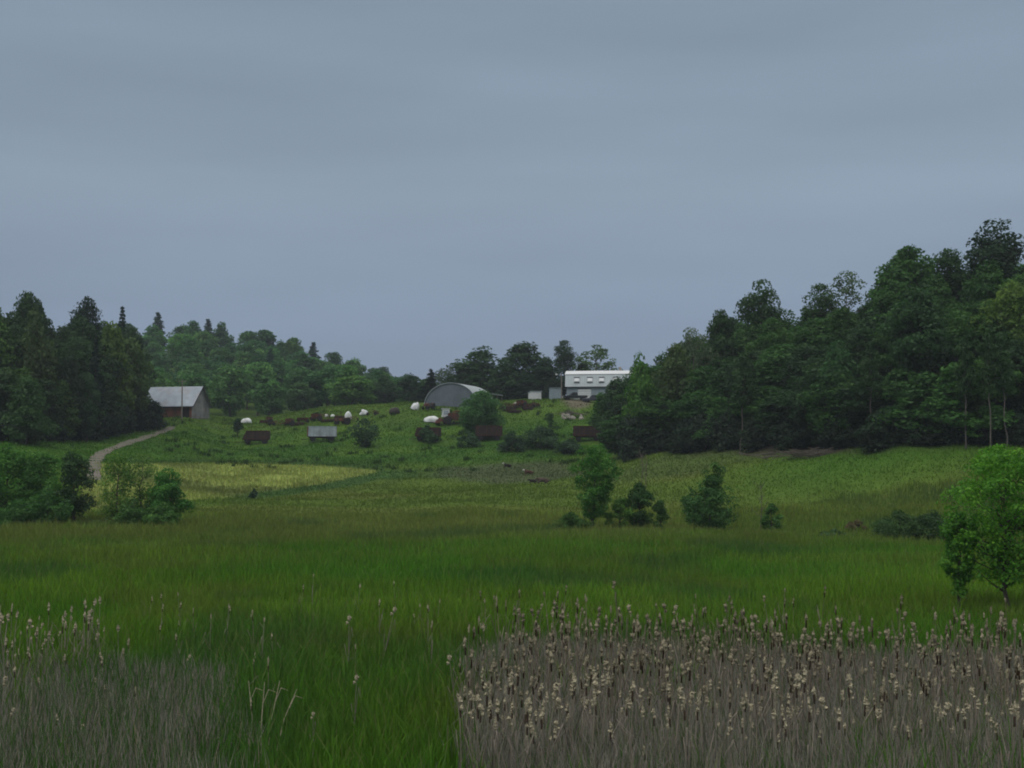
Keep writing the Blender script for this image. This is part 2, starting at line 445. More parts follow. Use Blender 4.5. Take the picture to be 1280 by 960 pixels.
def thing(name, label, cat, loc, rz=0.0, group=None):
    o = link(name, None); o.location = loc; o.rotation_euler = (0, 0, rz); o.empty_display_size = .3
    return tag(o, label, cat, group)

def copy_thing(r, loc, rz, label=None, scale=None):
    c = r.copy(); COL.objects.link(c); c.location = loc; c.rotation_euler = (0, 0, rz)
    if scale: c.scale = scale
    if label: c['label'] = label
    for ch in list(r.children):
        d = ch.copy(); COL.objects.link(d); d.parent = c
        for g in list(ch.children):
            e = g.copy(); COL.objects.link(e); e.parent = d
    return c

def at(px, Y, dz=0.0):
    x = xpx(px, Y)
    return Vector((x, Y, H(x, Y) + dz))

# ------------------------------------------------------------------ ground sheet
xs = np.unique(np.concatenate([np.arange(-150, 150.1, 1.25), np.linspace(-600, -150, 40), np.linspace(150, 600, 40),
                               np.linspace(-6000, -600, 14), np.linspace(600, 6000, 14)]))
ys = np.unique(np.concatenate([np.arange(-20, 340.1, 1.0), np.linspace(340, 900, 110), np.linspace(900, 1600, 24), np.linspace(1600, 9000, 16), np.linspace(-1500, -20, 10)]))
GX, GY = np.meshgrid(xs, ys)
gz = hgt(GX.ravel(), GY.ravel())
gv = np.stack([GX.ravel(), GY.ravel(), gz], 1)
nx, ny = len(xs), len(ys)
ii = (np.arange(ny - 1)[:, None] * nx + np.arange(nx - 1)[None, :]).ravel()
gq = np.stack([ii, ii + 1, ii + nx + 1, ii + nx], 1)
gm = np_mesh('ground', gv, gq, mats=M['ground'], col=ground_color(GX.ravel(), GY.ravel()))
gm.polygons.foreach_set('use_smooth', [True] * len(gm.polygons))
tag(link('ground', gm), kind='structure')

# dirt track up to the barn
tp = [(119, 600), (118, 588), (119, 578), (124, 570), (134, 564), (146, 559.5), (158, 555), (170, 551), (183, 547), (196, 542), (207, 538), (216, 533)]
pts = []
for p, r in tp:
    Y = Yrow(p, r); pts.append(Vector((xpx(p, Y), Y, 0)))
fine = []
for i in range(len(pts) - 1):
    for k in range(8):
        fine.append(pts[i].lerp(pts[i + 1], k / 8))
for _ in range(4):
    fine = [fine[0]] + [(fine[i - 1] + fine[i] * 2 + fine[i + 1]) / 4 for i in range(1, len(fine) - 1)] + [fine[-1]]
TRACK = np.array([[p.x, p.y] for p in fine])
tv, tq = [], []
for i, p in enumerate(fine):
    d = (fine[min(i + 1, len(fine) - 1)] - fine[max(i - 1, 0)]).normalized(); s = Vector((-d.y, d.x, 0))
    w = .95 + .15 * math.sin(i * .7)
    for k in range(7):
        u = (k / 6 * 2 - 1)
        q = p + s * u * w * (1 + .12 * R.uniform(-1, 1))
        tv.append((q.x, q.y, H(q.x, q.y) + .05 + .05 * (1 - abs(u))))
    if i:
        for k in range(6):
            b = (i - 1) * 7 + k; tq.append((b, b + 1, b + 8, b + 7))
tag(link('dirt_track', np_mesh('dirt_track', np.array(tv), tq, mats=M['track'])), kind='structure')

# ------------------------------------------------------------------ leaves / trees
def leaf_quads(C, N, size, rng, elong=1.5):
    """diamond leaves at C facing N"""
    n = len(C)
    a = rng.normal(size=(n, 3)); u = np.cross(N, a); u /= np.linalg.norm(u, axis=1)[:, None] + 1e-9
    w = np.cross(N, u)
    s = size * rng.uniform(.6, 1.3, n)[:, None]
    p0 = C - u * s * elong * .5; p2 = C + u * s * elong * .5
    p1 = C + w * s * .5 + N * s * .12; p3 = C - w * s * .5 + N * s * .12
    V = np.stack([p0, p1, p2, p3], 1).reshape(-1, 3)
    Q = np.arange(n * 4).reshape(-1, 4)
    return V, Q

def unit(a):
    return a / (np.linalg.norm(a, axis=1)[:, None] + 1e-9)

PROFILES = {
    'round': lambda t: np.sqrt(np.clip(1 - (2 * t - 1) ** 2, 0, 1)) * (1 - .12 * t),
    'oval': lambda t: np.clip(np.sin(PI * np.clip(t * .92 + .05, 0, 1)), 0, 1) ** .65,
    'spread': lambda t: np.clip(np.sin(PI * np.clip(t * .75 + .22, 0, 1)), 0, 1) ** .8,
    'full': lambda t: np.clip((1 - t ** 2.2) * (.75 + .25 * np.sin(PI * t)), 0, 1) ** .8,
    'vase': lambda t: (.42 + .58 * np.clip(t, 0, 1) ** .6) * np.clip(1 - t ** 5, 0, 1) ** .5,
    'column': lambda t: np.clip(np.sin(PI * np.clip(t * .9 + .08, 0, 1)), 0, 1) ** .4,
}

def broadleaf(seed, Ht, Rad, base, prof='oval', nclump=90, per=90, leaf=.3, clump=.3, tilt=0.0, trunk_r=None, nlimb=12, droop=.0, lumps=.25):
    """returns (trunk MB, crown arrays). Ht height, Rad crown radius, base = crown start fraction"""
    rng = np.random.default_rng(seed)
    f = PROFILES[prof]
    t = rng.uniform(0, 1, nclump * 3)
    keep = rng.uniform(0, 1, len(t)) < np.clip(f(t), .12, 1); t = t[keep][:nclump]
    n = len(t)
    ang = rng.uniform(0, 2 * PI, n)
    ph = rng.uniform(0, 2 * PI, 3)
    lump = 1 + lumps * (np.sin(2 * ang + ph[0] + t * 3) * .6 + np.sin(3 * ang + ph[1] - t * 4) * .5 + np.sin(5 * t + ph[2]) * .4)
    rc = Rad * clump * rng.uniform(.6, 1.25, n)
    rr = np.maximum(Rad * f(t) * lump - rc * .6, 0) * np.sqrt(rng.uniform(.12, 1, n))
    zb = Ht * base; cz = zb + t * (Ht - zb - rc * .45)
    tl = tilt * (cz / Ht)
    cx = np.cos(ang) * rr + tl; cy = np.sin(ang) * rr
    CC = np.stack([cx, cy, cz], 1)
    tint_c = np.clip(rng.normal(.45, .2, n) + .0, 0, 1)
    cnt = np.maximum((per * (rc / (Rad * clump)) ** 2).astype(int), 6)
    idx = np.repeat(np.arange(n), cnt)
    d = unit(rng.normal(size=(len(idx), 3)) + np.array([0, 0, .35]))
    rad = rc[idx] * np.cbrt(rng.uniform(.18, 1.0, len(idx))) * rng.uniform(.85, 1.12, len(idx))
    P = CC[idx] + d * rad[:, None] * np.array([1.1, 1.1, .78])
    P[:, 2] -= droop * rad * rng.uniform(0, 1, len(idx))
    N = unit(d * .9 + rng.normal(size=d.shape) * .7 + np.array([0, 0, .35]))
    V, Q = leaf_quads(P, N, leaf, rng)
    tint = np.repeat(np.clip(tint_c[idx] + rng.normal(0, .12, len(idx)), 0, 1), 4)
    # wood
    mb = MB()
    r0 = trunk_r or Ht * .014 + .04
    top = Ht * (base + (1 - base) * .72)
    k = 8; wob = rng.normal(0, Ht * .008, (k + 1, 2)); wob[0] = 0
    axis = [Vector((wob[i, 0] + tilt * (i / k) * (top / Ht), wob[i, 1], -.3 + (top + .3) * i / k)) for i in range(k + 1)]
    mb.tube(axis, [r0 * (1.35 if i == 0 else 1) * (1 - .8 * i / k) for i in range(k + 1)], 7)
    order = np.argsort(rng.uniform(size=n))[:nlimb]
    for j in order:
        e = Vector(CC[j]); hz = max(min(e.z - .5 * math.hypot(e.x, e.y), top * .95), zb * .75)
        q = hz / top * k; i0 = int(min(q, k - 1)); s = axis[i0].lerp(axis[i0 + 1], q - i0)
        mid = s.lerp(e, .5) + Vector((0, 0, -.06 * (e - s).length))
        rr0 = r0 * .42 * (1 - .55 * hz / Ht)
        mb.tube([s, mid, e], [rr0, rr0 * .6, rr0 * .2], 5, cap=False)
    return mb, (V, Q, tint)

def conifer(seed, Ht, Rad, base=.1, tiers=26, leaf=.32, ragged=.25):
    rng = np.random.default_rng(seed)
    P, N, T = [], [], []
    mb = MB(); r0 = Ht * .013 + .04
    mb.tube([(0, 0, -.3), (0, 0, Ht * .5), (0, 0, Ht * .985)], [r0, r0 * .6, .02], 7)
    for i in range(tiers):
        t = i / (tiers - 1); z = Ht * (base + (1 - base) * t ** .92 * .985)
        R_ = Rad * (1 - t) ** .85 * (1 + ragged * rng.uniform(-1, 1)) + .15
        nb = int(6 + 5 * (1 - t))
        for b in range(nb):
            a = rng.uniform(0, 2 * PI); L = R_ * rng.uniform(.65, 1.1)
            dx, dy = math.cos(a), math.sin(a); dz = -.22 - .12 * (1 - t) + .1 * rng.uniform(-1, 1)
            m = int(8 + 18 * L / Rad)
            s = rng.uniform(.1, 1, m) ** .7
            p = np.stack([dx * s * L, dy * s * L, z + dz * s * L + .08 * L * s ** 3], 1)
            p += rng.normal(0, 1, (m, 3)) * np.array([.14, .14, .07]) * (L * .9 * (1.15 - s) + .15)[:, None]
            P.append(p); N.append(unit(rng.normal(size=(m, 3)) * .6 + np.array([dx * .5, dy * .5, .6])))
            T.append(np.full(m, np.clip(rng.normal(.4, .18), 0, 1)))
            if i % 3 == 0 and b % 3 == 0:
                mb.tube([(0, 0, z), (dx * L * .8, dy * L * .8, z + dz * L * .8)], [r0 * .2, .01], 4, cap=False)
    P = np.concatenate(P); N = np.concatenate(N); T = np.concatenate(T)
    V, Q = leaf_quads(P, N, leaf, rng, 2.0)
    return mb, (V, Q, np.repeat(T, 4))

class Tree:
    """a tree model: trunk mesh and crown mesh that its copies share"""
    def __init__(self, key, res, Ht, Rad, bark='bark', leafmat='leaf', joined=False):
        self.H, self.R, self.joined = Ht, Rad, joined
        mb, (V, Q, tint) = res
        if not joined:
            self.trunk = mb.mesh('trunk', M[bark], True)
            self.crown = np_mesh('crown', V, Q, mats=M[leafmat], tint=tint)
        else:
            tv = np.array(mb.v); q4, q3 = [], []
            for f in mb.f:
                if len(f) == 4: q4.append(f)
            qa = np.concatenate([Q, np.array(q4) + len(V)])
            self.crown = np_mesh('tree', np.concatenate([V, tv]), qa, mats=[M[leafmat], M[bark]],
                                 tint=np.concatenate([tint, np.zeros(len(tv))]),
                                 mat_index=np.concatenate([np.zeros(len(Q)), np.ones(len(q4))]))

def plant(model, name, label, cat, loc, height, width, color, group=None, rz=None, crown_name='crown', trunk_name='trunk'):
    rz = R.uniform(0, 2 * PI) if rz is None else rz
    sx = width / (2 * model.R); sz = height / model.H
    if model.joined:
        o = link(name, model.crown); o.location = loc; o.rotation_euler = (0, 0, rz); o.scale = (sx, sx, sz)
        o.color = (*color, 1)
        return tag(o, label, cat, group)
    o = thing(name, label, cat, loc, rz, group); o.scale = (sx, sx, sz)
    link(trunk_name, model.trunk, o)
    c = link(crown_name, model.crown, o); c.color = (*color, 1)
    return o

def jit(c, a=.15):
    k = 1 + R.uniform(-a, a)
    return tuple(max(.003, v * k * (1 + R.uniform(-a, a) * .5)) for v in c)

DARK = (.024, .062, .015); MID = (.038, .104, .018); FRESH = (.056, .142, .020); YEL = (.072, .128, .020); CON = (.013, .032, .020); PALE = (.07, .105, .05)

# models
mod = {}
mod['wood'] = [Tree('w%d' % i, broadleaf(100 + i, 18, 5.0, b, p, 110, 85, .36, .30), 18, 5.0)
               for i, (b, p) in enumerate([(.32, 'spread'), (.38, 'round'), (.30, 'oval'), (.42, 'spread'), (.36, 'round'), (.40, 'round')])]
mod['low'] = [Tree('l%d' % i, broadleaf(150 + i, 12, 4.2, b, p, 100, 85, .32, .30), 12, 4.2)
              for i, (b, p) in enumerate([(.05, 'full'), (.1, 'oval'), (.04, 'full')])]
mod['airy'] = [Tree('a%d' % i, broadleaf(180 + i, 20, 4.0, .28, 'oval', 78, 40, .30, .24, nlimb=34, trunk_r=.2, lumps=.4), 20, 4.0, 'pale_bark') for i in range(3)]
mod['open'] = [Tree('o%d' % i, broadleaf(190 + i, 14, 4.4, .08, p, 150, 20, .34, .17, nlimb=50, trunk_r=.2, lumps=.3), 14, 4.4, 'pale_bark') for i, p in enumerate(('oval', 'round'))]
mod['tall'] = [Tree('t%d' % i, broadleaf(200 + i, 22, 4.6, .45, 'round', 75, 80, .34, .32, nlimb=18), 22, 4.6) for i in range(3)]
mod['hill'] = [Tree('h%d' % i, broadleaf(220 + i, 15, 4.6, b, p, 80, 55, .50, .32, nlimb=6), 15, 4.6, joined=True)
               for i, (b, p) in enumerate([(.2, 'spread'), (.2, 'round'), (.15, 'round'), (.25, 'round'), (.2, 'spread')])]
mod['hillcon'] = [Tree('hc%d' % i, conifer(240 + i, 17, 3.0, .08, 22, .5), 17, 3.0, leafmat='needle', joined=True) for i in range(2)]
mod['conifer'] = [Tree('c%d' % i, conifer(250 + i, 18, 3.2, .06, 30, .36), 18, 3.2, leafmat='needle') for i in range(3)]
mod['shrub'] = [Tree('s%d' % i, broadleaf(270 + i, 3.0, 1.7, .03, 'full', 60, 90, .15, .33, trunk_r=.06, nlimb=18), 3.0, 1.7) for i in range(3)]
mod['slim'] = [Tree('sl%d' % i, broadleaf(290 + i, 16, 2.6, .5, 'spread', 40, 60, .32, .36, nlimb=10, trunk_r=.16, tilt=t), 16, 2.6, 'pale_bark') for i, t in enumerate((.8, -.9, .3))]
mod['under'] = [Tree('u%d' % i, broadleaf(310 + i, 5, 2.6, .02, 'full', 60, 55, .26, .33, trunk_r=.06, nlimb=10), 5, 2.6) for i in range(2)]

def put(kind, px, Y, row_top, wpx, color, label, name='broadleaf_tree', cat='tree', group=None, variant=None, hmin=2.0, base_dz=0):
    p = at(px, Y, base_dz)
    h = max(zrow(Y, row_top) - p.z, hmin)
    w = wpx / F * Y
    m = mod[kind][variant if variant is not None else R.randrange(len(mod[kind]))]
    return plant(m, name, label, cat, p, h, w, jit(color, .10), group)

# ---- the wood on the right
edge_px = [735, 780, 850, 925, 1000, 1075, 1150, 1215, 1280, 1500]
edge_y = [238, 214, 207, 194, 181, 173, 165, 162.5, 160.5, 160]
sky_px = [740, 780, 800, 830, 850, 880, 900, 925, 950, 985, 1010, 1035, 1060, 1095, 1110, 1140, 1185, 1210, 1240, 1290, 1400]
sky_r = [482, 462, 446, 424, 418, 412, 400, 384, 372, 384, 370, 366, 372, 356, 340, 320, 326, 330, 306, 300, 300]
def edgeY(px): return float(np.interp(px, edge_px, edge_y))
def skyR(px): return float(np.interp(px, sky_px, sky_r))
GW = 'trees of the wood on the right'
LW = {0: 'dark green broadleaf tree packed in the wood on the right', 1: 'mid green broadleaf tree packed in the wood on the right', 2: 'fresh green broadleaf tree packed in the wood on the right'}
CW = [(.020, .051, .015), (.031, .085, .017), (.038, .100, .018)]
for row, (off, step, lift) in enumerate([(3, 32, .50), (14, 36, .72), (28, 38, .92), (44, 44, 1.0)]):
    px = 778 + row * 9
    while px < 1410:
        e = edgeY(px); Y = e + off + R.uniform(-3, 3)
        s = skyR(px) + 6 + R.uniform(0, 16)
        b = 562
        rt = b - (b - s) * (lift + R.uniform(-.06, .08))
        rt = max(rt, s)
        k = R.choices([0, 1, 2], [.5, .38, .12])[0]
        if row == 0:
            k = R.choices([0, 1, 2], [.35, .4, .25])[0]
        w = R.uniform(74, 112) * (160 / Y) * 1.12
        put('wood' if row else R.choice(['wood', 'low']), px, Y, rt, w, CW[k], LW[k], group=GW)
        px += step * R.uniform(.75, 1.2) * (165 / Y + .15)
# standouts on its skyline
for kind, px, off, rt, w, c, lab in [
    ('tall', 953, 34, 347, 66, DARK, 'dark tree with flat-topped sparse crown standing above the wood, left of the airy tree'),
    ('wood', 902, 26, 388, 52, DARK, 'small dark crowned tree at the shoulder of the right-hand wood'),
    ('airy', 868, 18, 403, 50, PALE, 'pale thin-leaved tree showing sky through it at the low end of the wood'),
    ('airy', 1060, 38, 333, 62, (.05, .085, .034), 'tall airy tree with see-through crown rising from the middle of the wood'),
    ('tall', 1027, 36, 356, 60, DARK, 'dark rounded tree touching the airy tree on its left'),
    ('wood', 1140, 36, 309, 92, MID, 'broad dome-crowned green tree on the skyline of the wood'),
    ('tall', 1187, 40, 310, 76, DARK, 'dark flat dome of a tree between the broad dome and the tallest tree'),
    ('tall', 1250, 34, 272, 88, (.016, .038, .016), 'tallest and darkest tree of the wood, at its upper end'),
    ('wood', 1272, 12, 350, 84, YEL, 'yellowish green tree at the photo edge in front of the tallest tree'),
    ('low', 845, 6, 432, 62, (.048, .084, .024), 'yellow-green tree at the low end of the wood below the pale thin tree'),
    ('low', 800, 4, 441, 52, FRESH, 'fresh green tree at the end of the wood next to the pale house'),
    ('low', 1050, 4, 425, 86, (.030, .082, .024), 'wide fresh green tree low in the middle of the wood edge'),
    ('wood', 1150, 7, 362, 100, (.026, .066, .02), 'large round-crowned tree bulging from the wood below the broad dome'),
]:
    put(kind, px, edgeY(px) + off, rt, w, c, lab)
for i, (px, off, rt, w, lab) in enumerate([
    (926, 2, 440, 34, 'slender leaning tree with pale bare trunk at the dark wood edge'),
    (1207, 1.5, 418, 30, 'straight slender tree with pale trunk, leftmost of three at the right wood edge'),
    (1238, 1.0, 410, 32, 'slender pale-trunked tree between two others at the right wood edge'),
    (1258, 1.8, 414, 30, 'slender pale-trunked tree closest to the photo edge'),
    (1090, 2.5, 425, 28, 'thin grey-trunked tree at the middle of the wood edge')]):
    put('slim', px, edgeY(px) + off - 4.5, rt, w, DARK, lab, variant=i % 3)
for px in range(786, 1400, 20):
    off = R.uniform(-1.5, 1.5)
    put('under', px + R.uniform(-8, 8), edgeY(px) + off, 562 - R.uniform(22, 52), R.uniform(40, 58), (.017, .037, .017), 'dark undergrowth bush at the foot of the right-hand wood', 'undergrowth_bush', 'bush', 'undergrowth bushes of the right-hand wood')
# bushes that hide the right end of the house
for px, Y, rt, w, c, lab, kd in [
    (772, 246, 471, 62, (.028, .066, .02), 'bushy green tree hiding the right end of the pale house', 'low'),
    (752, 250, 490, 40, MID, 'dark leafy tree in front of the parked trucks', 'low'),
    (795, 238, 470, 60, MID, 'bushy tree between the pale house and the wood', 'low'),
    (775, 232, 515, 70, (.018, .040, .018), 'low dark thicket bush beside the dark red wagon', 'under'),
    (812, 222, 505, 66, (.017, .038, .018), 'low dark thicket bush at the near corner of the wood', 'under'),
]:
    put(kd, px, Y, rt, w, c, lab)

# ---- the wood on the left
GL = 'trees of the dark wood on the left'
LL = {0: 'dark tree in the shadowy wood at the left', 1: 'mid green tree in the shadowy wood at the left'}
le_px = [-60, 0, 60, 100, 150, 200]; le_y = [205, 208, 214, 226, 250, 268]
ls_px = [-60, 0, 30, 60, 80, 105, 130, 150, 180, 205]; ls_r = [378, 378, 374, 386, 398, 378, 396, 400, 408, 425]
for row, (off, step, lift) in enumerate([(4, 26, .5), (14, 27, .78), (28, 28, 1.0)]):
    px = -90 + row * 8
    while px < 172:
        Y = float(np.interp(px, le_px, le_y)) + off + R.uniform(-2, 2)
        b = float(np.interp(px, [0, 60, 150, 200], [553, 550, 530, 522])); s = float(np.interp(px, ls_px, ls_r)) + R.uniform(0, 14)
        k = R.choices([0, 1], [.75, .25])[0]
        put('wood' if row else 'low', px, Y, max(s, b - (b - s) * (lift + R.uniform(-.08, .08))), R.uniform(52, 76), [(.023, .054, .016), (.042, .092, .018)][k], LL[k], group=GL)
        px += step * R.uniform(.8, 1.2)
for kind, px, off, rt, w, c, lab, nm in [
    ('wood', 30, 30, 366, 56, DARK, 'tall dark tree on the skyline near the left photo edge', 'broadleaf_tree'),
    ('tall', 105, 30, 369, 50, (.014, .032, .016), 'darkest round-crowned tree standing out of the left-hand wood skyline', 'broadleaf_tree'),
    ('conifer', 150, 34, 383, 40, CON, 'pointed conifer right of the darkest round tree on the left skyline', 'conifer_tree'),
    ('low', 40, 9, 388, 66, (.040, .070, .020), 'olive green tree inside the dark left-hand wood', 'broadleaf_tree'),
    ('low', 138, 8, 402, 66, YEL, 'yellow-green tree above the silver barn roof, taller of two', 'broadleaf_tree'),
    ('low', 160, 3, 425, 58, (.050, .092, .024), 'yellow-green tree leaning over the left end of the barn', 'broadleaf_tree'),
    ('conifer', 118, 0, 424, 40, (.010, .024, .015), 'dark conifer in front of the yellow-green trees at the left', 'conifer_tree'),
    ('low', 86, 3, 440, 50, (.018, .040, .016), 'very dark broadleaf tree left of the dark conifer in the left-hand wood', 'broadleaf_tree'),
    ('low', 34, -5, 470, 66, (.032, .080, .018), 'bright green bushy tree at the foot of the left-hand wood', 'broadleaf_tree'),
    ('low', 108, -4, 468, 34, (.022, .056, .02), 'small green tree at the foot of the dark conifer', 'broadleaf_tree'),
    ('under', 176, 6, 482, 40, DARK, 'dark bush crowding the left end of the barn', 'bush'),
    ('low', 178, 40, 436, 52, (.034, .072, .022), 'green tree behind the left end of the barn roof', 'broadleaf_tree'),
]:
    put(kind, px, float(np.interp(px, le_px, le_y)) + off, rt, w, c, lab, nm, 'bush' if nm == 'bush' else 'tree')
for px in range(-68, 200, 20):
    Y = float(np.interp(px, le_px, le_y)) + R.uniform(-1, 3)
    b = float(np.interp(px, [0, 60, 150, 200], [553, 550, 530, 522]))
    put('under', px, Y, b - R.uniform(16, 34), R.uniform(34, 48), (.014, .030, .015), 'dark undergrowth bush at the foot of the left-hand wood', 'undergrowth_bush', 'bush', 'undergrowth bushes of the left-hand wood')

# ---- the far wooded hill
GH = 'trees on the far wooded hill'
LH = ['dark green tree on the far wooded hill', 'mid green tree on the far wooded hill', 'light green tree on the far wooded hill', 'dark pointed conifer on the far wooded hill']
CH = [(.026, .080, .024), (.042, .118, .028), (.062, .150, .034), (.016, .050, .026)]
hs_px = [120, 190, 210, 250, 285, 310, 350, 390, 420, 450, 480, 505, 530, 560]
hs_r = [392, 396, 401, 404, 412, 413, 422, 436, 447, 450, 461, 470, 470, 474]
Y = 372.0
rowi = 0
while Y < 545:
    px = 150 + R.uniform(0, 12)
    while px < 560:
        yy = Y + R.uniform(-4, 4)
        k = R.choices([0, 1, 2, 3], [.36, .40, .24 if Y < 455 else .18, 0 if Y < 455 else .05])[0]
        x = xpx(px, yy); g = H(x, yy)
        sky = float(np.interp(px, hs_px, hs_r)) + R.uniform(2, 10)
        h = min(R.uniform(11, 17) * (1.15 if k == 3 else 1), zrow(yy, sky) - g)
        if h > 5:
            m = R.choice(mod['hillcon'] if k == 3 else mod['hill'])
            plant(m, 'conifer_tree' if k == 3 else 'broadleaf_tree', LH[k], 'tree', (x, yy, g - .1), h, (R.uniform(6.5, 9) if k == 3 else R.uniform(9, 13) * h / 14), jit(CH[k], .2), GH)
        px += R.uniform(.8, 1.2) * 10.2 * F / yy
    Y += 15 + Y * .006
    rowi += 1
for px, rt, w, con in [(195, 391, 36, 1), (258, 399, 34, 1), (240, 402, 26, 0), (225, 404, 24, 0), (275, 404, 22, 0), (310, 413, 30, 0), (330, 412, 30, 0), (365, 422, 24, 0), (391, 428, 34, 1), (440, 446, 26, 0), (415, 440, 22, 0), (478, 458, 26, 0), (505, 467, 26, 0), (352, 424, 20, 0)]:
    Yh = 545 + R.uniform(-6, 6); x = xpx(px, Yh); g = H(x, Yh)
    k = 3 if con else R.choice([0, 1])
    plant(R.choice(mod['hillcon'] if con else mod['hill']), 'conifer_tree' if con else 'broadleaf_tree', LH[k], 'tree', (x, Yh, g), max(zrow(Yh, rt) - g, 7), w * (1 if con else 1.4) / F * Yh, jit(CH[k]), GH)
for px, Yf, rt, w, c, lab in [
    (440, 352, 468, 62, (.066, .150, .030), 'bright green tree at the near foot of the far hill, above the white bales'),
    (372, 356, 476, 46, (.036, .082, .026), 'rounded green tree at the near foot of the far hill behind the silver wagon'),
    (515, 360, 466, 40, (.022, .056, .022), 'dark rounded tree closing the far hill beside the arched shed'),
    (480, 362, 468, 40, (.026, .062, .022), 'dark green tree at the right-hand foot of the far hill')]:
    x = xpx(px, Yf); g = H(x, Yf)
    plant(R.choice(mod['hill']), 'broadleaf_tree', lab, 'tree', (x, Yf, g), zrow(Yf, rt) - g, w / F * Yf, c)

# ---- trees behind the farm
for kind, px, Yt, rt, w, c, lab, nm in [
    ('low', 603, 328, 433, 92, (.026, .062, .02), 'large green tree behind the arched shed roof', 'broadleaf_tree'),
    ('low', 655, 324, 427, 96, (.020, .050, .017), 'large dark tree behind the white shed, tallest of the farm trees', 'broadleaf_tree'),
    ('low', 630, 318, 450, 60, (.022, .052, .018), 'dark low tree filling the gap between the two large farm trees', 'broadleaf_tree'),
    ('low', 683, 320, 447, 44, (.018, .044, .018), 'dark tree behind the grey shed', 'broadleaf_tree'),
    ('tall', 706, 326, 426, 38, (.022, .050, .02), 'upright oval-crowned tree at the left end of the pale house', 'broadleaf_tree'),
    ('open', 745, 332, 432, 68, (.058, .110, .036), 'light open tree rising behind the pale house roof', 'broadleaf_tree'),
    ('low', 728, 330, 452, 34, (.034, .066, .024), 'low green tree peeping over the pale house roof', 'broadleaf_tree'),
    ('open', 570, 330, 453, 50, (.055, .085, .045), 'pale thin-leaved tree behind the arched shed', 'broadleaf_tree'),
    ('open', 553, 336, 461, 40, (.05, .08, .04), 'small pale sparse tree left of the arched shed ridge', 'broadleaf_tree'),
    ('low', 600, 324, 462, 44, (.018, .044, .018), 'dark low tree directly behind the arched shed', 'broadleaf_tree'),
    ('low', 655, 316, 466, 50, (.016, .040, .018), 'dark low tree filling the foot of the tallest farm tree', 'broadleaf_tree'),
    ('low', 702, 312, 470, 30, (.016, .040, .018), 'dark low tree against the left end of the pale house', 'broadleaf_tree'),
    ('low', 585, 326, 466, 50, (.020, .048, .018), 'dark low tree showing over the bright flank of the arched shed', 'broadleaf_tree'),
    ('low', 626, 324, 470, 50, (.019, .046, .018), 'dark low tree at the far end of the scrap row', 'broadleaf_tree'),
    ('low', 690, 315, 474, 34, (.018, .044, .018), 'dark low tree between the white shed and the grey shed', 'broadleaf_tree'),
    ('conifer', 538, 312, 461, 36, (.012, .028, .018), 'dark pointed conifer at the left foot of the arched shed', 'conifer_tree'),
]:
    put(kind, px, Yt, rt, w, c, lab, nm)

# ---- shrubs and small trees of the meadow (closer, finer leaves)
def near_tree(seed, px, Yt, rt, wpx, c, lab, prof='full', base=.05, ncl=110, per=56, leaf=.14, clump=.21, nm='broadleaf_tree', cat='tree', tilt=0.0, bark='bark', nl=18, tr=None, lumps=.5):
    p = at(px, Yt); h = zrow(Yt, rt) - p.z; w = wpx / F * Yt
    if h < .6: print('LOW', lab, h, Yt); h = .8
    m = Tree('n%d' % seed, broadleaf(seed, h, w / 2, base, prof, ncl, per, leaf, clump, tilt=tilt, nlimb=nl, trunk_r=tr, lumps=lumps), h, w / 2, bark)
    return plant(m, nm, lab, cat, p, h, w, c, rz=0)

G1 = (.036, .098, .016)
near_tree(501, 740, 121, 554, 64, (0.043, 0.133, 0.018), 'slim tall green tree in the middle of the meadow', 'vase', .12, 130, 62, .15, .22, tilt=.5, lumps=.4)
near_tree(502, 713, 120, 640, 52, (0.040, 0.096, 0.018), 'low round bush at the foot of the slim meadow tree', nm='bush', cat='bush', ncl=60, leaf=.12)
near_tree(503, 774, 121, 620, 30, (0.055, 0.133, 0.018), 'thin bright sapling just right of the slim meadow tree', 'oval', .1, 34, 60, .13, .34, nm='sapling', cat='sapling')
near_tree(504, 798, 122, 602, 34, (0.028, 0.078, 0.018), 'dark upright bush between two saplings in the meadow row', 'oval', .05, 60, 110, .13, .32, nm='bush', cat='bush')
near_tree(505, 825, 122, 626, 24, (0.037, 0.096, 0.019), 'small upright sapling left of the large dark bush', 'oval', .08, 34, 80, .12, .34, nm='sapling', cat='sapling')
near_tree(506, 886, 120, 596, 72, (0.031, 0.088, 0.018), 'large dense dark bush with a pointed top in the meadow row', 'oval', .02, 150, 70, .14, .22, nm='bush', cat='bush')
near_tree(507, 893, 120.5, 578, 30, (0.034, 0.096, 0.018), 'slender leafy shoot sticking out of the large dark bush', 'column', .5, 26, 80, .13, .4, nm='sapling', cat='sapling')
near_tree(508, 963, 121, 628, 36, (0.043, 0.112, 0.018), 'small round bush right of the large dark bush', nm='bush', cat='bush', ncl=50)
near_tree(509, 1070, 122, 648, 26, (0.092, 0.078, 0.033), 'small brownish bush on the far side of the meadow', nm='bush', cat='bush', ncl=36, per=70)
near_tree(510, 1122, 112, 638, 88, (0.031, 0.072, 0.018), 'low dark thicket bush beside the near tree, left half', nm='bush', cat='bush', ncl=80, base=.1)
near_tree(511, 1163, 111, 637, 80, (0.028, 0.066, 0.018), 'low dark thicket bush beside the near tree, right half', nm='bush', cat='bush', ncl=80, base=.1)
near_tree(512, 1042, 112, 676, 44, (0.040, 0.090, 0.025), 'faint low grey-green bush in the meadow left of the thicket', nm='bush', cat='bush', ncl=40, per=60)
near_tree(513, 1252, 57, 558, 178, (0.067, 0.188, 0.016), 'near bright green tree standing at the edge of the cattails', 'vase', .20, 250, 62, .10, .16, nl=90, tr=.10, lumps=.4)
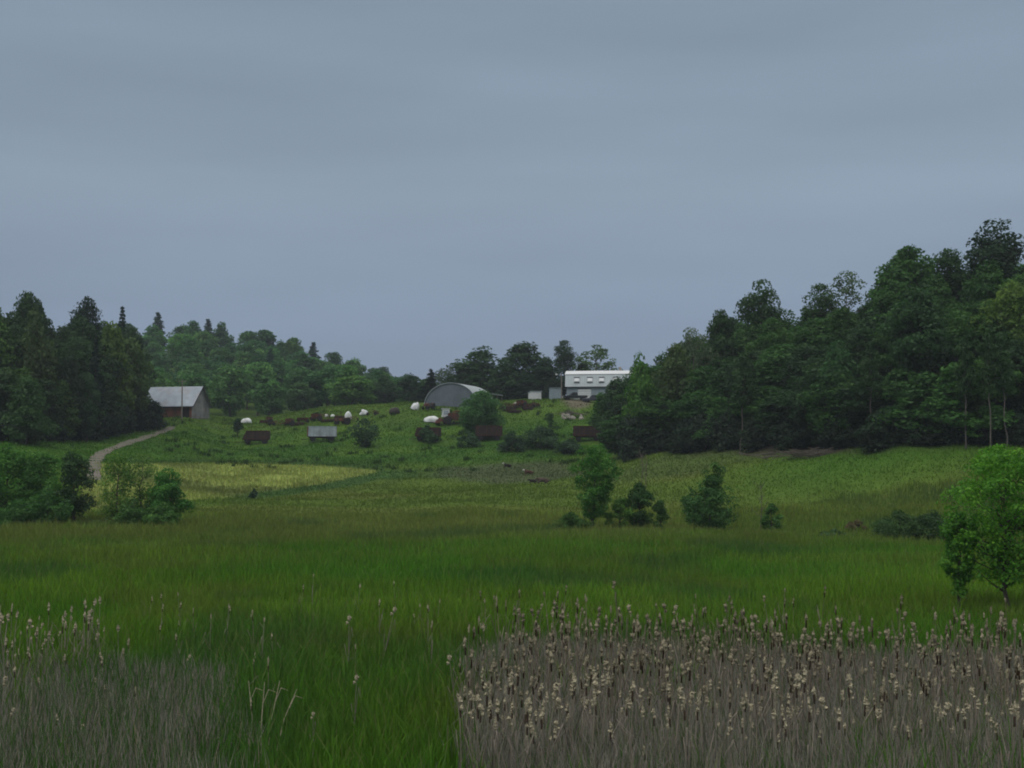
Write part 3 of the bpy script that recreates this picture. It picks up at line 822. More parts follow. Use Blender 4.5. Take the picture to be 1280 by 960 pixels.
near_tree(514, 1196, 57, 636, 44, (0.055, 0.156, 0.018), 'leafy sapling on the left flank of the near tree', 'oval', .2, 46, 90, .10, .34, nm='sapling', cat='sapling')
# left cluster
near_tree(521, 10, 125, 550, 96, (0.054, 0.152, 0.022), 'bright green tree at the left photo edge above the meadow', 'full', .04, 110, 120, .16, .27)
near_tree(522, 52, 127, 556, 80, (0.050, 0.138, 0.022), 'round green tree between the left photo edge and the dark tree', 'full', .04, 100, 120, .16, .27)
near_tree(523, 95, 126, 553, 62, (0.023, 0.056, 0.018), 'dark thin-foliaged tree by the start of the dirt track', 'round', .10, 80, 70, .16, .28)
near_tree(524, 62, 122, 608, 66, (0.037, 0.106, 0.022), 'low bush in front of the dark thin-foliaged tree', nm='bush', cat='bush', ncl=80)
near_tree(525, 148, 125, 563, 56, (0.071, 0.150, 0.022), 'light green open tree just right of the dirt track', 'column', .12, 60, 60, .15, .32)
near_tree(526, 178, 126, 567, 54, (0.065, 0.128, 0.025), 'olive open tree in front of the yellow field', 'column', .12, 50, 46, .15, .32)
near_tree(527, 211, 124, 582, 56, (0.040, 0.134, 0.018), 'bright green rounded sapling at the corner of the yellow field', 'oval', .04, 80, 110, .14, .28)
near_tree(528, 165, 122, 622, 70, (0.048, 0.115, 0.022), 'low bush under the two open trees by the yellow field', nm='bush', cat='bush', ncl=70)
near_tree(529, 204, 121.5, 626, 66, (0.043, 0.112, 0.018), 'low bush under the bright green sapling', nm='bush', cat='bush', ncl=60)
near_tree(530, 25, 121, 622, 74, (0.041, 0.113, 0.022), 'low bush at the left photo edge below the bright tree', nm='bush', cat='bush', ncl=80)
# on the hillside
near_tree(541, 319, Yrow(318, 624), 611, 14, (0.023, 0.059, 0.026), 'tiny dark bush at the lower edge of the yellow field', nm='bush', cat='bush', ncl=24, per=50, leaf=.16)
near_tree(542, 602, 258, 489, 64, (0.044, 0.120, 0.031), 'round-crowned tree in front of the arched shed', 'round', .08, 150, 90, .26, .24, lumps=.12)
near_tree(543, 457, 250, 522, 38, (0.023, 0.059, 0.024), 'rounded dark bush right of the silver wagon', 'oval', .04, 70, 50, .22, .26, nm='bush', cat='bush')
near_tree(544, 297, 272, 522, 15, (0.020, 0.051, 0.022), 'small dark sapling beside the dark brown wagon', 'oval', .25, 26, 60, .2, .4, nm='sapling', cat='sapling')
near_tree(545, 688, 248, 515, 22, (0.031, 0.074, 0.026), 'narrow bush below the house lane', 'oval', .1, 30, 60, .22, .36, nm='bush', cat='bush')
near_tree(546, 676, 243, 532, 60, (0.026, 0.061, 0.024), 'wide dark bush on the slope below the scrap pile', nm='bush', cat='bush', ncl=70, leaf=.22, per=80)
near_tree(547, 640, 241, 540, 46, (0.026, 0.061, 0.026), 'low dark bush under the round-crowned tree', nm='bush', cat='bush', ncl=50, leaf=.22, per=70)
near_tree(548, 585, 248, 538, 34, (0.028, 0.067, 0.026), 'low bush left of the round-crowned tree trunk', nm='bush', cat='bush', ncl=40, leaf=.22, per=60)
near_tree(549, 534, Yrow(535, 551.5) - 1.1, 531, 30, (0.031, 0.074, 0.026), 'bush growing over the top of the small dark wagon', nm='bush', cat='bush', ncl=36, leaf=.22, per=60)
near_tree(550, 712, 238, 548, 50, (0.024, 0.056, 0.024), 'low dark bush beside the dark red wagon', nm='bush', cat='bush', ncl=50, leaf=.22, per=70)

def bare_sapling(seed, px, Yt, rt, lab):
    rng = random.Random(seed); p = at(px, Yt); h = zrow(Yt, rt) - p.z
    mb = MB(); mb.tube([(0, 0, -.2), (.1 * h * .3, 0, h * .5), (.05 * h, .02, h)], [.05, .035, .01], 5)
    for i in range(14):
        z = h * rng.uniform(.3, .95); a = rng.uniform(0, 6.28); L = h * rng.uniform(.12, .3)
        mb.tube([(.02 * h, 0, z), (math.cos(a) * L * .5, math.sin(a) * L * .5, z + L * .45), (math.cos(a) * L * .7, math.sin(a) * L * .7, z + L * .9)], [.022, .014, .005], 4)
    o = mb.obj('bare_sapling', M['brush']); o.location = p
    return tag(o, lab, 'sapling')
bare_sapling(5, 949, 123, 606, 'leafless brown sapling behind the small round bush')
bare_sapling(6, 801, 170, 562, 'leafless pale sapling standing behind the meadow bushes')
bare_sapling(8, 806, 171, 570, 'shorter leafless sapling beside the pale one')


# ------------------------------------------------------------------ buildings
# barn: red-brown long front, grey gable to the right, silver roof
L, W, hw, hr = 11.6, 7.6, 2.8, 6.7
rz = math.radians(-15)
cpos = at(240, 287); cpos.z = max(cpos.z, zrow(287, 521.5))
rot = Matrix.Rotation(rz, 3, 'Z')
cen = cpos - rot @ Vector((L / 2, -W / 2, 0))
barn = thing('barn', 'small old barn with silver tin roof and grey gable above the dirt track', 'barn', (cen.x, cen.y, cpos.z - .1), rz)
MB().prism([(-W / 2, -.6), (W / 2, -.6), (W / 2, hw), (0, hr), (-W / 2, hw)], -L / 2, L / 2).obj('wall', M['grey_board'], barn)
MB().box((0, -W / 2 - .03, hw / 2 - .05), (L - .3, .05, hw - .15)).obj('front_boarding', M['red_board'], barn)['label'] = 'faded red-brown front boarding'
def roof_slab(sgn, over=.5, th=.12):
    s = (hr - hw) / (W / 2)
    y0, z0 = sgn * (W / 2 + over), hw - over * s
    return MB().prism([(0, hr + .05), (y0, z0 + .05), (y0, z0 + .05 + th), (0, hr + .05 + th)], -L / 2 - .45, L / 2 + .45)
roof_slab(-1).obj('roof', M['tin'], barn); roof_slab(1).obj('roof', M['tin'], barn)
MB().box((L / 2 - 1.6, -W / 2 - .07, 1.25), (1.9, .06, 2.5)).obj('door', M['opening_shade'], barn)['label'] = 'near-black panel painted as a shaded doorway'  # solid panel, the doorway's inner shade is put into its colour
MB().box((L / 2 + .03, .2, 1.2), (.05, 3.0, 2.4)).box((L / 2 + .06, .2, 2.42), (.05, 3.2, .12)).obj('gable_door', M['grey_board'], barn)
mb = MB()
for yy in (-W / 2 - .3, ):
    mb.box((0, -W / 2 - .52, hw - .55), (L + .8, .05, .18))
mb.obj('fascia', M['dark_wood'], barn)
s = math.atan2(hr - hw, W / 2)
mb = MB()
for sg in (-1, 1):
    mb.box((L / 2 + .47, sg * (W / 4 + .2), (hw + hr) / 2 - .22), (.05, W / 2 / math.cos(s) + .6, .2), rx=-sg * s)
mb.obj('barge_board', M['dark_wood'], barn)

def utility_pole(px, Y, row_top, lab, lamp=False):
    p = at(px, Y); h = zrow(Y, row_top) - p.z
    t = thing('utility_pole', lab, 'pole', p)
    MB().tube([(0, 0, -.5), (0, 0, h)], [.16, .11], 8).obj('post', M['pole'], t)
    if lamp:
        MB().tube([(0, 0, h - .6), (-.5, 0, h - .15), (-1.0, 0, h - .1)], [.04, .04, .03], 6).obj('lamp_arm', M['pole'], t)
        MB().lathe((-1.1, 0, h - .28), [(.05, .26), (.22, .18), (.26, 0), (.14, -.1)], 'z', 10).obj('lamp_head', M['lamp_glass'], t)
    else:
        MB().box((0, -.12, h - .5), (1.6, .1, .12)).obj('crossarm', M['pole'], t)
        mb = MB()
        for x in (-.65, .65):
            mb.lathe((x, -.12, h - .44), [(.03, 0), (.05, .08), (.03, .14)], 'z', 6)
        mb.obj('insulator', M['rim'], t)
utility_pole(227, 279, 474, 'thin weathered utility pole in front of the silver barn roof')
utility_pole(702, 296, 467, 'thin pole with a yard lamp beside the grey shed', True)

# house: gambrel roof with four windows, blue-grey ground floor
L, W = 17.0, 8.4
rz = math.radians(-7)
rot = Matrix.Rotation(rz, 3, 'Z')
x0 = xpx(706.5, 301)
zb = zrow(299, 497.8)
cen = Vector((x0, 301, 0)) - rot @ Vector((-L / 2, -W / 2, 0))
house = thing('gambrel_house', 'long pale house with gambrel roof and white garage door on the hilltop', 'house', (cen.x, cen.y, zb), rz)
ey, ez, by, bz, rz_ = W / 2 + .35, 2.75, W / 2 - .85, 5.45, 6.35
MB().prism([(-W / 2 + .1, -.6), (W / 2 - .1, -.6), (W / 2 - .1, ez), (by - .15, bz - .1), (0, rz_ - .12), (-by + .15, bz - .1), (-W / 2 + .1, ez)], -L / 2 + .35, L / 2 - .35).obj('wall', M['siding'], house)
for sg in (-1, 1):
    MB().prism([(sg * ey, ez - .1), (sg * by, bz), (sg * (by - .12), bz - .02), (sg * (ey - .14), ez - .1)], -L / 2, L / 2).obj('roof', M['house_roof'], house)
    MB().prism([(sg * (by + .12), bz - .04), (0, rz_), (0, rz_ + .12), (sg * (by + .12), bz + .08)], -L / 2 - .1, L / 2 + .1).obj('upper_roof', M['white'], house)
MB().box((0, -ey + .06, ez - .17), (L, .1, .14)).obj('eave_shadow_strip', M['dark_trim'], house)  # dark strip paints the shadow line under the eave
slope = -math.atan2(ey - by, bz - ez)
nv = Vector((0, -math.cos(slope), -math.sin(slope)))
nv = Vector((0, -(bz - ez), (ey - by))).normalized()
for lx in (-L / 2 + 2.6, -L / 2 + 5.5, -L / 2 + 8.1, -L / 2 + 11.2):
    c = Vector((lx, -(ey + by) / 2 - .02, (ez + bz) / 2 + .05))
    wi = MB().box(c + nv * .05, (1.15, .12, 1.35), rx=slope).obj('window', M['white'], house)
    up = Vector((0, (ey - by), (bz - ez))).normalized()
    MB().box(c + nv * .14 + up * .02, (.85, .05, .72), rx=slope).obj('pane', M['pale_pane'], wi)
    MB().box(c + nv * .15 + up * .56, (1.25, .12, .2), rx=slope).obj('lintel', M['dark_trim'], wi)
    MB().box(c + nv * .15 - up * .58, (1.25, .12, .16), rx=slope).obj('sill', M['dark_trim'], wi)
gd = MB().box((-L / 2 + 4.3, -W / 2 + .06, 1.05), (2.9, .08, 2.1)).obj('garage_door', M['white'], house)
mb = MB()
for k in range(1, 4):
    mb.box((-L / 2 + 4.3, -W / 2 + .01, .1 + k * .5), (2.86, .03, .03))
mb.obj('panel_joint', M['siding'], gd)
MB().box((-L / 2 + 4.3, -W / 2 + .04, 2.19), (3.2, .1, .16)).obj('door_header', M['dark_trim'], house)
MB().box((-L / 2 + 9.5, -W / 2 + .06, 1.4), (1.2, .08, 1.1)).obj('window', M['glass'], house)
MB().box((-L / 2 + 12.5, -W / 2 + .06, 1.02), (.95, .08, 2.04)).obj('door', M['dark_trim'], house)
MB().box((L / 2 - 5, .3, rz_ + .4), (.6, .6, 1.0)).obj('chimney', M['stone'], house)

def shed(px, Y, w, d, h, mat, roofmat, lab, rz, rise=.25):
    p = at(px, Y, -.08)
    t = thing('shed', lab, 'shed', p, rz)
    MB().prism([(-d / 2, -.4), (d / 2, -.4), (d / 2, h), (-d / 2, h + rise)], -w / 2, w / 2).obj('wall', mat, t)
    a = rise / d
    MB().prism([(-d / 2 - .15, h + rise + .02 + .15 * a), (d / 2 + .15, h + .02 - .15 * a), (d / 2 + .15, h + .1 - .15 * a), (-d / 2 - .15, h + rise + .1 + .15 * a)], -w / 2 - .12, w / 2 + .12).obj('roof', roofmat, t)
    dr = MB().box((w * .1, -d / 2 - .03, h * .42), (w * .42, .05, h * .82)).obj('door', mat, t)
    MB().box((w * .27, -d / 2 - .07, h * .42), (.05, .05, .12)).obj('handle', M['dark_trim'], dr)
shed(668.5, 303, 2.4, 2.2, 1.5, M['white'], M['house_roof'], 'small low white shed in front of the dark farm trees', .25)
shed(694, 300, 2.5, 2.6, 2.25, M['siding'], M['siding'], 'small blue-grey shed beside the yard lamp pole', .05)

# arched metal shed
Wq, Hq, Dq = 12.2, 5.4, 12.0
p = at(563, Yrow(563, 508.5), -.25)
rz = math.radians(-18)
q = thing('arched_shed', 'grey metal arched shed with ribbed front half hidden by a round tree', 'shed', p, rz)
def arch(scale=1.0, n=24):
    return [(math.cos(PI * (1 - k / n)) * Wq / 2 * scale, max(0, math.sin(PI * k / n)) ** .92 * Hq * scale) for k in range(n + 1)]
a = arch()
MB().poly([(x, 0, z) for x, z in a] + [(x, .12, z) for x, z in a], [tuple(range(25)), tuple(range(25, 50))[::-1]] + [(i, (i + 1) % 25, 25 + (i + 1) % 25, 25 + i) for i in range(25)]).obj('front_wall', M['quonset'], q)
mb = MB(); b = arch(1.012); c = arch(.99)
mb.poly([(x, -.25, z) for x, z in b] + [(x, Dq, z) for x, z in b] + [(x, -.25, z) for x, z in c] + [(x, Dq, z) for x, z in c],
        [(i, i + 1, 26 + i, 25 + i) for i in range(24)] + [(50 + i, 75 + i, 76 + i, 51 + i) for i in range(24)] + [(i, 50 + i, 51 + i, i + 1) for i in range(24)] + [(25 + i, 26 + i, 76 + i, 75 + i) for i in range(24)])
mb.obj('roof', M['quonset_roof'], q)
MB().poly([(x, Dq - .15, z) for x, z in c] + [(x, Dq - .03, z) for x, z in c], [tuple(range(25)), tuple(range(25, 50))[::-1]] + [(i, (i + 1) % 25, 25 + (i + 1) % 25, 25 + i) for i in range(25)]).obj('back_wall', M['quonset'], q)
mb = MB().prism([(Wq / 2 - 1.2, 3.25), (Wq / 2 + 2.6, 3.0), (Wq / 2 + 2.6, 3.12), (Wq / 2 - 1.2, 3.37)], 3, Dq - 2, 'y')
mb.obj('side_roof', M['quonset_roof'], q)
for yy in (3.3, 6.4, Dq - 2.4):
    MB().box((Wq / 2 + 2.4, yy, 1.4), (.16, .16, 3.3)).obj('post', M['pole'], q)
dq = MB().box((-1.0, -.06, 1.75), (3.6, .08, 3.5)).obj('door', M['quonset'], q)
MB().box((.6, -.12, 1.4), (.08, .06, .3)).obj('handle', M['dark_trim'], dq)

# ------------------------------------------------------------------ vehicles and farm machines
def add_wheel(parent, c, r, w, tyre='tyre', rim='rim', n=18):
    wh = MB().lathe(c, [(r * .62, -w / 2), (r * .95, -w / 2), (r, -w * .3), (r, w * .3), (r * .95, w / 2), (r * .62, w / 2)], 'y', n).obj('wheel', M[tyre], parent)
    MB().lathe(c, [(r * .2, -w * .42), (r * .6, -w * .36), (r * .6, w * .36), (r * .2, w * .42)], 'y', n).obj('rim', M[rim], wh)
    return wh

def pickup(lab, px, Y, rz, paint):
    t = thing('pickup_truck', lab, 'truck', at(px, Y, -.03), rz)
    # nose at -x
    mb = MB().prism([(-2.7, .45), (2.65, .5), (2.65, 1.02), (.55, 1.02), (-1.1, 1.05), (-2.55, .95), (-2.7, .8)], -.92, .92, 'y')
    mb.obj('body', M[paint], t, bevel=.05)
    MB().prism([(-1.15, 1.04), (.6, 1.03), (.45, 1.72), (-.45, 1.74)], -.82, .82, 'y').obj('cab', M[paint], t, bevel=.05)
    for sg in (-1, 1):
        MB().prism([(-.88, 1.12), (-.12, 1.12), (-.12, 1.62), (-.44, 1.62)], sg * .815, sg * .835, 'y').obj('side_window', M['glass'], t)
        MB().box((-2.66, sg * .66, .8), (.1, .3, .16)).obj('headlight', M['lamp_glass'], t)
        MB().box((2.66, sg * .78, .85), (.06, .16, .3)).obj('tail_light', M['red_rust'], t)
        for xx in (-1.75, 1.65):
            add_wheel(t, (xx, sg * .82, .38), .38, .24)
    MB().poly([(-1.12, -.72, 1.12), (-1.12, .72, 1.12), (-.52, .7, 1.68), (-.52, -.7, 1.68), (-1.16, -.72, 1.13), (-1.16, .72, 1.13), (-.56, .7, 1.69), (-.56, -.7, 1.69)],
              [(0, 1, 2, 3), (7, 6, 5, 4), (0, 4, 5, 1), (1, 5, 6, 2), (2, 6, 7, 3), (3, 7, 4, 0)]).obj('windscreen', M['glass'], t)
    MB().box((-2.74, 0, .52), (.14, 1.8, .2)).obj('bumper', M['rim'], t)
    MB().box((1.6, 0, 1.03), (1.8, 1.5, .04)).obj('bed_floor', M['opening_shade'], t)  # sheet on the solid body, coloured as the shade in the bed
    return t
pickup('dark green pickup truck parked left of the white garage door', 718.5, 295, .12, 'truck')
pickup('dark blue pickup truck parked right of the white garage door, partly behind a tree', 744, 294, -.25, 'truck_blue')

TROD = []
def wagon(lab, px, Y, rz, Lw, Hw, Ww, side, front, slope=0.0, ribs=9, floor=.95):
    floor = .95; Hw -= .2
    TROD.append((xpx(px, Y), Y))
    t = thing('forage_wagon', lab, 'wagon', at(px, Y, .02), rz)
    for sg in (-1, 1):
        sp = MB().prism([(-Lw / 2, floor), (Lw / 2, floor), (Lw / 2, floor + Hw), (-Lw / 2 + slope, floor + Hw)], sg * Ww / 2 - .03, sg * Ww / 2 + .03, 'y').obj('side_panel', M[side], t)
        mb = MB()
        for k in range(ribs):
            x = -Lw / 2 + slope * .5 + .2 + (Lw - slope * .5 - .4) * k / (ribs - 1)
            mb.box((x, sg * (Ww / 2 + .055), floor + Hw / 2), (.07, .05, Hw - .04))
        mb.box((slope / 2, sg * (Ww / 2 + .06), floor + Hw + .02), (Lw - slope, .09, .1)).box((0, sg * (Ww / 2 + .06), floor + .02), (Lw, .09, .12))
        mb.obj('rib', M['rust' if side == 'dark_rust' else side], sp)
    MB().poly([(-Lw / 2, -Ww / 2, floor), (-Lw / 2, Ww / 2, floor), (-Lw / 2 + slope, Ww / 2, floor + Hw), (-Lw / 2 + slope, -Ww / 2, floor + Hw),
               (-Lw / 2 - .08, -Ww / 2, floor), (-Lw / 2 - .08, Ww / 2, floor), (-Lw / 2 + slope - .08, Ww / 2, floor + Hw), (-Lw / 2 + slope - .08, -Ww / 2, floor + Hw)],
              [(0, 1, 2, 3), (7, 6, 5, 4), (0, 4, 5, 1), (1, 5, 6, 2), (2, 6, 7, 3), (3, 7, 4, 0)]).obj('front_panel', M[front], t)
    MB().box((Lw / 2 + .04, 0, floor + Hw / 2), (.08, Ww, Hw)).obj('tailgate', M[front], t)
    MB().box((0, 0, floor - .08), (Lw, Ww - .1, .12)).obj('bed_floor', M['dark_wood'], t)
    mb = MB()
    for sg in (-1, 1):
        mb.box((0, sg * .45, floor - .24), (Lw * .9, .12, .18))
    for x in (-Lw * .32, Lw * .32):
        mb.box((x, 0, .45), (.12, Ww * .82, .14))
    mb.obj('chassis', M['dark_rust'], t)
    for x in (-Lw * .32, Lw * .32):
        for sg in (-1, 1):
            add_wheel(t, (x, sg * Ww * .43, .5), .5, .24)
    MB().tube([(-Lw * .35, 0, .45), (-Lw / 2 - 1.3, 0, .35)], .06, 6).obj('tongue', M['dark_rust'], t)
    return t
Yw = Yrow(320, 555.5)
wagon('dark brown rusty wagon with slanted front on the hillside at the left', 320.5, Yw, .1, 5.0, 1.75, 2.2, 'dark_rust', 'dark_rust', .8, 7, .55)
Yw = Yrow(402, 552)
wagon('silver ribbed forage wagon with rusty red end on the hillside', 402.5, Yw, .22, 5.3, 2.0, 2.3, 'galv', 'red_rust', 0, 10, .8)
Yw = Yrow(535, 551.5)
wagon('small dark wagon with a bush growing over its top', 535, Yw, -.1, 4.6, 1.7, 2.2, 'dark_rust', 'dark_rust', .4, 6, .6)
Yw = Yrow(612, 551)
wagon('maroon wagon, darkened for tree shade, at the foot of the round-crowned tree', 611, Yw, .08, 4.8, 1.9, 2.2, 'dark_rust', 'dark_rust', 0, 6, .6)  # ends use dark rust instead of red to carry the tree's shade
Yw = Yrow(733, 551.5)
wagon('dark red wagon half buried in the thicket below the house', 734, Yw, -.05, 5.0, 1.9, 2.2, 'dark_rust', 'dark_rust', 0, 6, .6)

def tractor(lab, px, Y, rz, paint):
    t = thing('old_tractor', lab, 'tractor', at(px, Y, -.05), rz)
    MB().prism([(-1.7, .75), (-.1, .7), (-.1, 1.35), (-1.6, 1.25), (-1.7, 1.15)], -.32, .32, 'y').obj('bonnet', M[paint], t, bevel=.05)
    MB().box((.5, 0, .75), (1.2, .5, .5)).obj('gearbox', M['dark_rust'], t, bevel=.04)
    st = MB().box((.75, 0, 1.15), (.42, .42, .08)).box((.96, 0, 1.35), (.06, .42, .4)).obj('seat', M['dark_wood'], t)
    MB().tube([(-.1, 0, 1.3), (.22, 0, 1.55)], .025, 6).lathe((.22, 0, 1.55), [(.2, -.02), (.23, 0), (.2, .02)], 'z', 12).obj('steering_wheel', M['tyre'], t)
    MB().tube([(-1.1, .12, 1.2), (-1.1, .12, 1.95)], [.04, .035], 6).obj('exhaust_pipe', M['rust'], t)
    for sg in (-1, 1):
        add_wheel(t, (.6, sg * .75, .7), .7, .34, rim=paint)
        add_wheel(t, (-1.4, sg * .6, .38), .38, .18, rim=paint)
        MB().prism([(.0, 1.3), (.4, 1.5), (.9, 1.48), (1.25, 1.2), (1.25, 1.15), (.9, 1.42), (.4, 1.44), (.02, 1.25)], sg * .75 - .2, sg * .75 + .2, 'y').obj('mudguard', M[paint], t)
    return t
tractor('small faded orange-red tractor among old machines beside the white bale', 429, Yrow(429, 531), .5, 'red_rust')
tractor('old rusty tractor left of the arched shed tree, half hidden in grass', 536, Yrow(536, 521) + 9, 1.1, 'red_rust')

def harrow(lab, px, Y, rz, group=None):
    t = thing('disc_harrow', lab, 'harrow', at(px, Y, -.03), rz, group)
    mb = MB().box((0, 0, .62), (.1, 2.6, .1)).box((.9, 0, .62), (.1, 2.6, .1))
    for y in (-1, 0, 1): mb.box((.45, y, .64), (1.1, .08, .08))
    mb.box((-.7, 0, .6), (1.5, .1, .1)).box((.5, .2, 1.0), (.08, .08, .8)).box((.4, -.2, 1.05), (.08, .08, .9)).box((.45, 0, 1.4), (.5, .6, .06))
    mb.obj('frame', M['rust'], t)
    for x, tl in ((0, .15), (.9, -.15)):
        mb = MB().tube([(x - tl, -1.35, .32), (x + tl, 1.35, .32)], .03, 6)
        for k in range(9):
            u = k / 8; mb.lathe((x - tl + 2 * tl * u, -1.3 + 2.6 * u, .32), [(.06, -.05), (.34, .03), (.34, .045), (.06, .02)], 'y', 12)
        mb.obj('disc_gang', M['dark_rust'], t)
    return t
def drill(lab, px, Y, rz, group=None):
    t = thing('seed_drill', lab, 'seed drill', at(px, Y, -.03), rz, group)
    MB().prism([(-.3, .8), (.3, .8), (.5, 1.5), (-.5, 1.5)], -1.5, 1.5, 'y').obj('hopper', M['red_rust'], t)
    MB().box((0, 0, 1.55), (1.05, 3.05, .06), ry=.15).obj('lid', M['rust'], t)
    mb = MB()
    for k in range(10):
        y = -1.35 + k * .3; mb.tube([(.1, y, .8), (.35, y, .4), (.45, y, .1)], .03, 5)
    mb.obj('coulter', M['dark_rust'], t)
    MB().box((-1.1, 0, .6), (1.9, .12, .12)).box((0, 0, .7), (.15, 3.0, .12)).obj('frame', M['rust'], t)
    for sg in (-1, 1):
        add_wheel(t, (0, sg * 1.65, .6), .6, .16, rim='rust')
    return t
def rake(lab, px, Y, rz, group=None):
    t = thing('hay_rake', lab, 'hay rake', at(px, Y, -.03), rz, group)
    mb = MB().tube([(-1.2, -1.3, .95), (0, 0, 1.0), (1.2, 1.3, .95)], .06, 6).tube([(-1.9, .4, .5), (-.4, -.2, .9)], .05, 6).tube([(1.0, 1.1, .9), (1.2, 1.3, .3)], .05, 6).tube([(-1.0, -1.1, .9), (-1.0, -1.4, .4)], .05, 6)
    mb.obj('frame', M['rust'], t)
    rr = MB()
    for k in range(4):
        a = PI / 2 * k; off = Vector((math.cos(a) * .25, -math.cos(a) * .25, math.sin(a) * .38))
        p0, p1 = Vector((-1.1, -.9, .6)) + off, Vector((1.0, 1.2, .6)) + off
        rr.tube([p0, p1], .03, 5)
        for j in range(12):
            s = p0.lerp(p1, j / 11); rr.tube([s, s + Vector((.04, -.04, -.32))], .014, 4)
    rr.obj('reel', M['red_rust'], t)
    for c in ((1.2, 1.4, .36), (-1.0, -1.5, .36), (-1.8, .4, .3)):
        add_wheel(t, c, c[2], .14, rim='rust')
    return t
harrow('rusty disc harrow in the line of old machines, behind and left of the silver wagon', 371, Yrow(371, 532), .4)
drill('rusty red seed drill left of the silver wagon, beside the disc harrow', 362, Yrow(362, 533), .5)
rake('old hay rake between the seed drill and the silver wagon', 383, Yrow(383, 529), .9)
drill('rusty seed drill with raised lid directly behind the silver wagon', 395, Yrow(395, 527), .6)
harrow('rusty harrow behind the right end of the silver wagon', 409, Yrow(409, 528), 1.3)
rake('small rusty rake standing alone left of the old machines', 348, Yrow(348, 532), .2)
harrow('low rusty harrow left of the small orange-red tractor', 419, Yrow(419, 527), .2)
rake('rusty hay rake right of the small orange-red tractor', 441, Yrow(441, 527), 1.3)
rake('rusty rake beside the harvester, under the left edge of the round-crowned tree', 577, Yrow(577, 530), .8)
drill('weathered seed drill beside the low white plastic mound', 337, Yrow(337, 531), .3)
harrow('rusty harrow at the left end of the row, right of the low white mound', 331, Yrow(331, 529), 1.0)
harrow('dark harrow just left of the upright white bale', 424, Yrow(424, 524), .9)
rake('rusty rake above the silver wagon, left of the small white bundle', 402, Yrow(402, 523.5), 1.9)
harrow('rusty harrow above the disc harrow, on the crest of the slope', 378, Yrow(378, 526), 1.2)
rake('rusty rake left of the dark weathered bale', 470, Yrow(470, 519), .6)
GS = 'rusted machines in the scrap row right of the round-crowned tree'
SL = {'h': 'rusty harrow in the scrap row right of the round-crowned tree', 'd': 'rusty seed drill in the scrap row right of the round-crowned tree', 'r': 'rusty hay rake in the scrap row right of the round-crowned tree'}
for fn, k, px, row, rz in [(harrow, 'h', 636, 515, 1.4), (rake, 'r', 645, 512, .5), (drill, 'd', 652, 510, .5), (harrow, 'h', 642, 517, 1.1), (rake, 'r', 661, 511, 1.0), (harrow, 'h', 667, 509, 1.7), (rake, 'r', 638, 511, 2.2), (rake, 'r', 670, 510, .3), (harrow, 'h', 656, 513, .3), (harrow, 'h', 630, 512, .8)]:
    fn(SL[k], px, Yrow(px, row), rz, GS)

# old harvester with white cab
t = thing('old_harvester', 'old rusty harvester with white cab in front of the arched shed', 'harvester', at(562, Yrow(562, 531), -.05), .15)
MB().prism([(-.6, .9), (3.2, .9), (3.4, 1.9), (2.2, 2.35), (-.4, 2.3)], -1.1, 1.1, 'y').obj('body', M['rust'], t, bevel=.05)
cb = MB().prism([(-1.6, 1.5), (-.1, 1.5), (-.1, 3.1), (-1.45, 3.1)], -.8, .8, 'y').obj('cab', M['white'], t, bevel=.05)
MB().box((-1.55, 0, 2.35), (.06, 1.4, .95)).obj('windscreen', M['cab_glass_sky'], cb)
for sg in (-1, 1):
    MB().box((-.8, sg * .815, 2.35), (1.0, .04, .85)).obj('side_window', M['cab_glass_sky'], cb)
    add_wheel(t, (-.5, sg * 1.2, .85), .85, .45)
    add_wheel(t, (2.7, sg * 1.0, .5), .5, .26)
MB().box((-.8, 0, 3.16), (1.7, 1.8, .1)).obj('cab_roof', M['white'], cb)
MB().prism([(-2.9, .25), (-2.1, .2), (-1.9, .9), (-2.6, 1.0)], -1.9, 1.9, 'y').obj('header', M['red_rust'], t)
MB().box((-1.6, 0, .9), (1.4, .8, .6), ry=.4).obj('feeder_house', M['red_rust'], t)
MB().tube([(.6, 1.0, 2.2), (1.0, 1.3, 2.7), (3.2, 1.4, 2.8)], .14, 8).obj('unloading_tube', M['rust'], t)

# white wrapped bundles and sheets
def crumple(sx, sy, sz, seed, amp=.18, flat=.35):
    rng = np.random.default_rng(seed); n, m = 28, 16; off = rng.uniform(0, 50, 2)
    V = []
    for i in range(m + 1):
        th = PI * i / m
        for k in range(n):
            ph = 2 * PI * k / n
            d = (math.sin(th) * math.cos(ph), math.sin(th) * math.sin(ph), math.cos(th))
            r = 1 + amp * (2 * float(fbm(off[0] + d[0] * 2.2 + d[2], off[1] + d[1] * 2.2 - d[2] * 1.3, seed, 4)) - 1) * 2
            V.append((d[0] * r * sx / 2, d[1] * r * sy / 2, max(d[2] * r, -flat) * sz / (1 + flat) + flat * sz / (1 + flat)))
    mb = MB()
    mb.poly(V, [(i * n + k, i * n + (k + 1) % n, (i + 1) * n + (k + 1) % n, (i + 1) * n + k) for i in range(m) for k in range(n)])
    return mb
def bundle(px, row, w, d, h, rz, lab, seed, mat='plastic', name='plastic_wrapped_bale', cat='bale', dz=0, amp=.1, ry=0):
    o = crumple(w, d, h, seed, amp).obj(name, M[mat], None, True)
    o.location = at(px, Yrow(px, row), dz); o.rotation_euler = (0, ry, rz)
    tag(o, lab, cat)
bundle(308, 529.5, 2.3, 1.5, 1.15, .1, 'low white mound of plastic by itself, leftmost on the hillside', 1)
bundle(435, 525, 1.5, 1.3, 1.75, .4, 'upright white wrapped bale above the orange-red tractor', 2)
bundle(455, 519, 1.7, 1.2, 1.15, .2, 'crumpled white bale at the right end of the machine row', 3, amp=.2)
bundle(408, 521.5, .8, .7, .6, .2, 'small white bundle behind the silver wagon', 4)
bundle(416, 521, 1.1, .6, .5, .7, 'flat white bundle next to the upright white bale', 5)
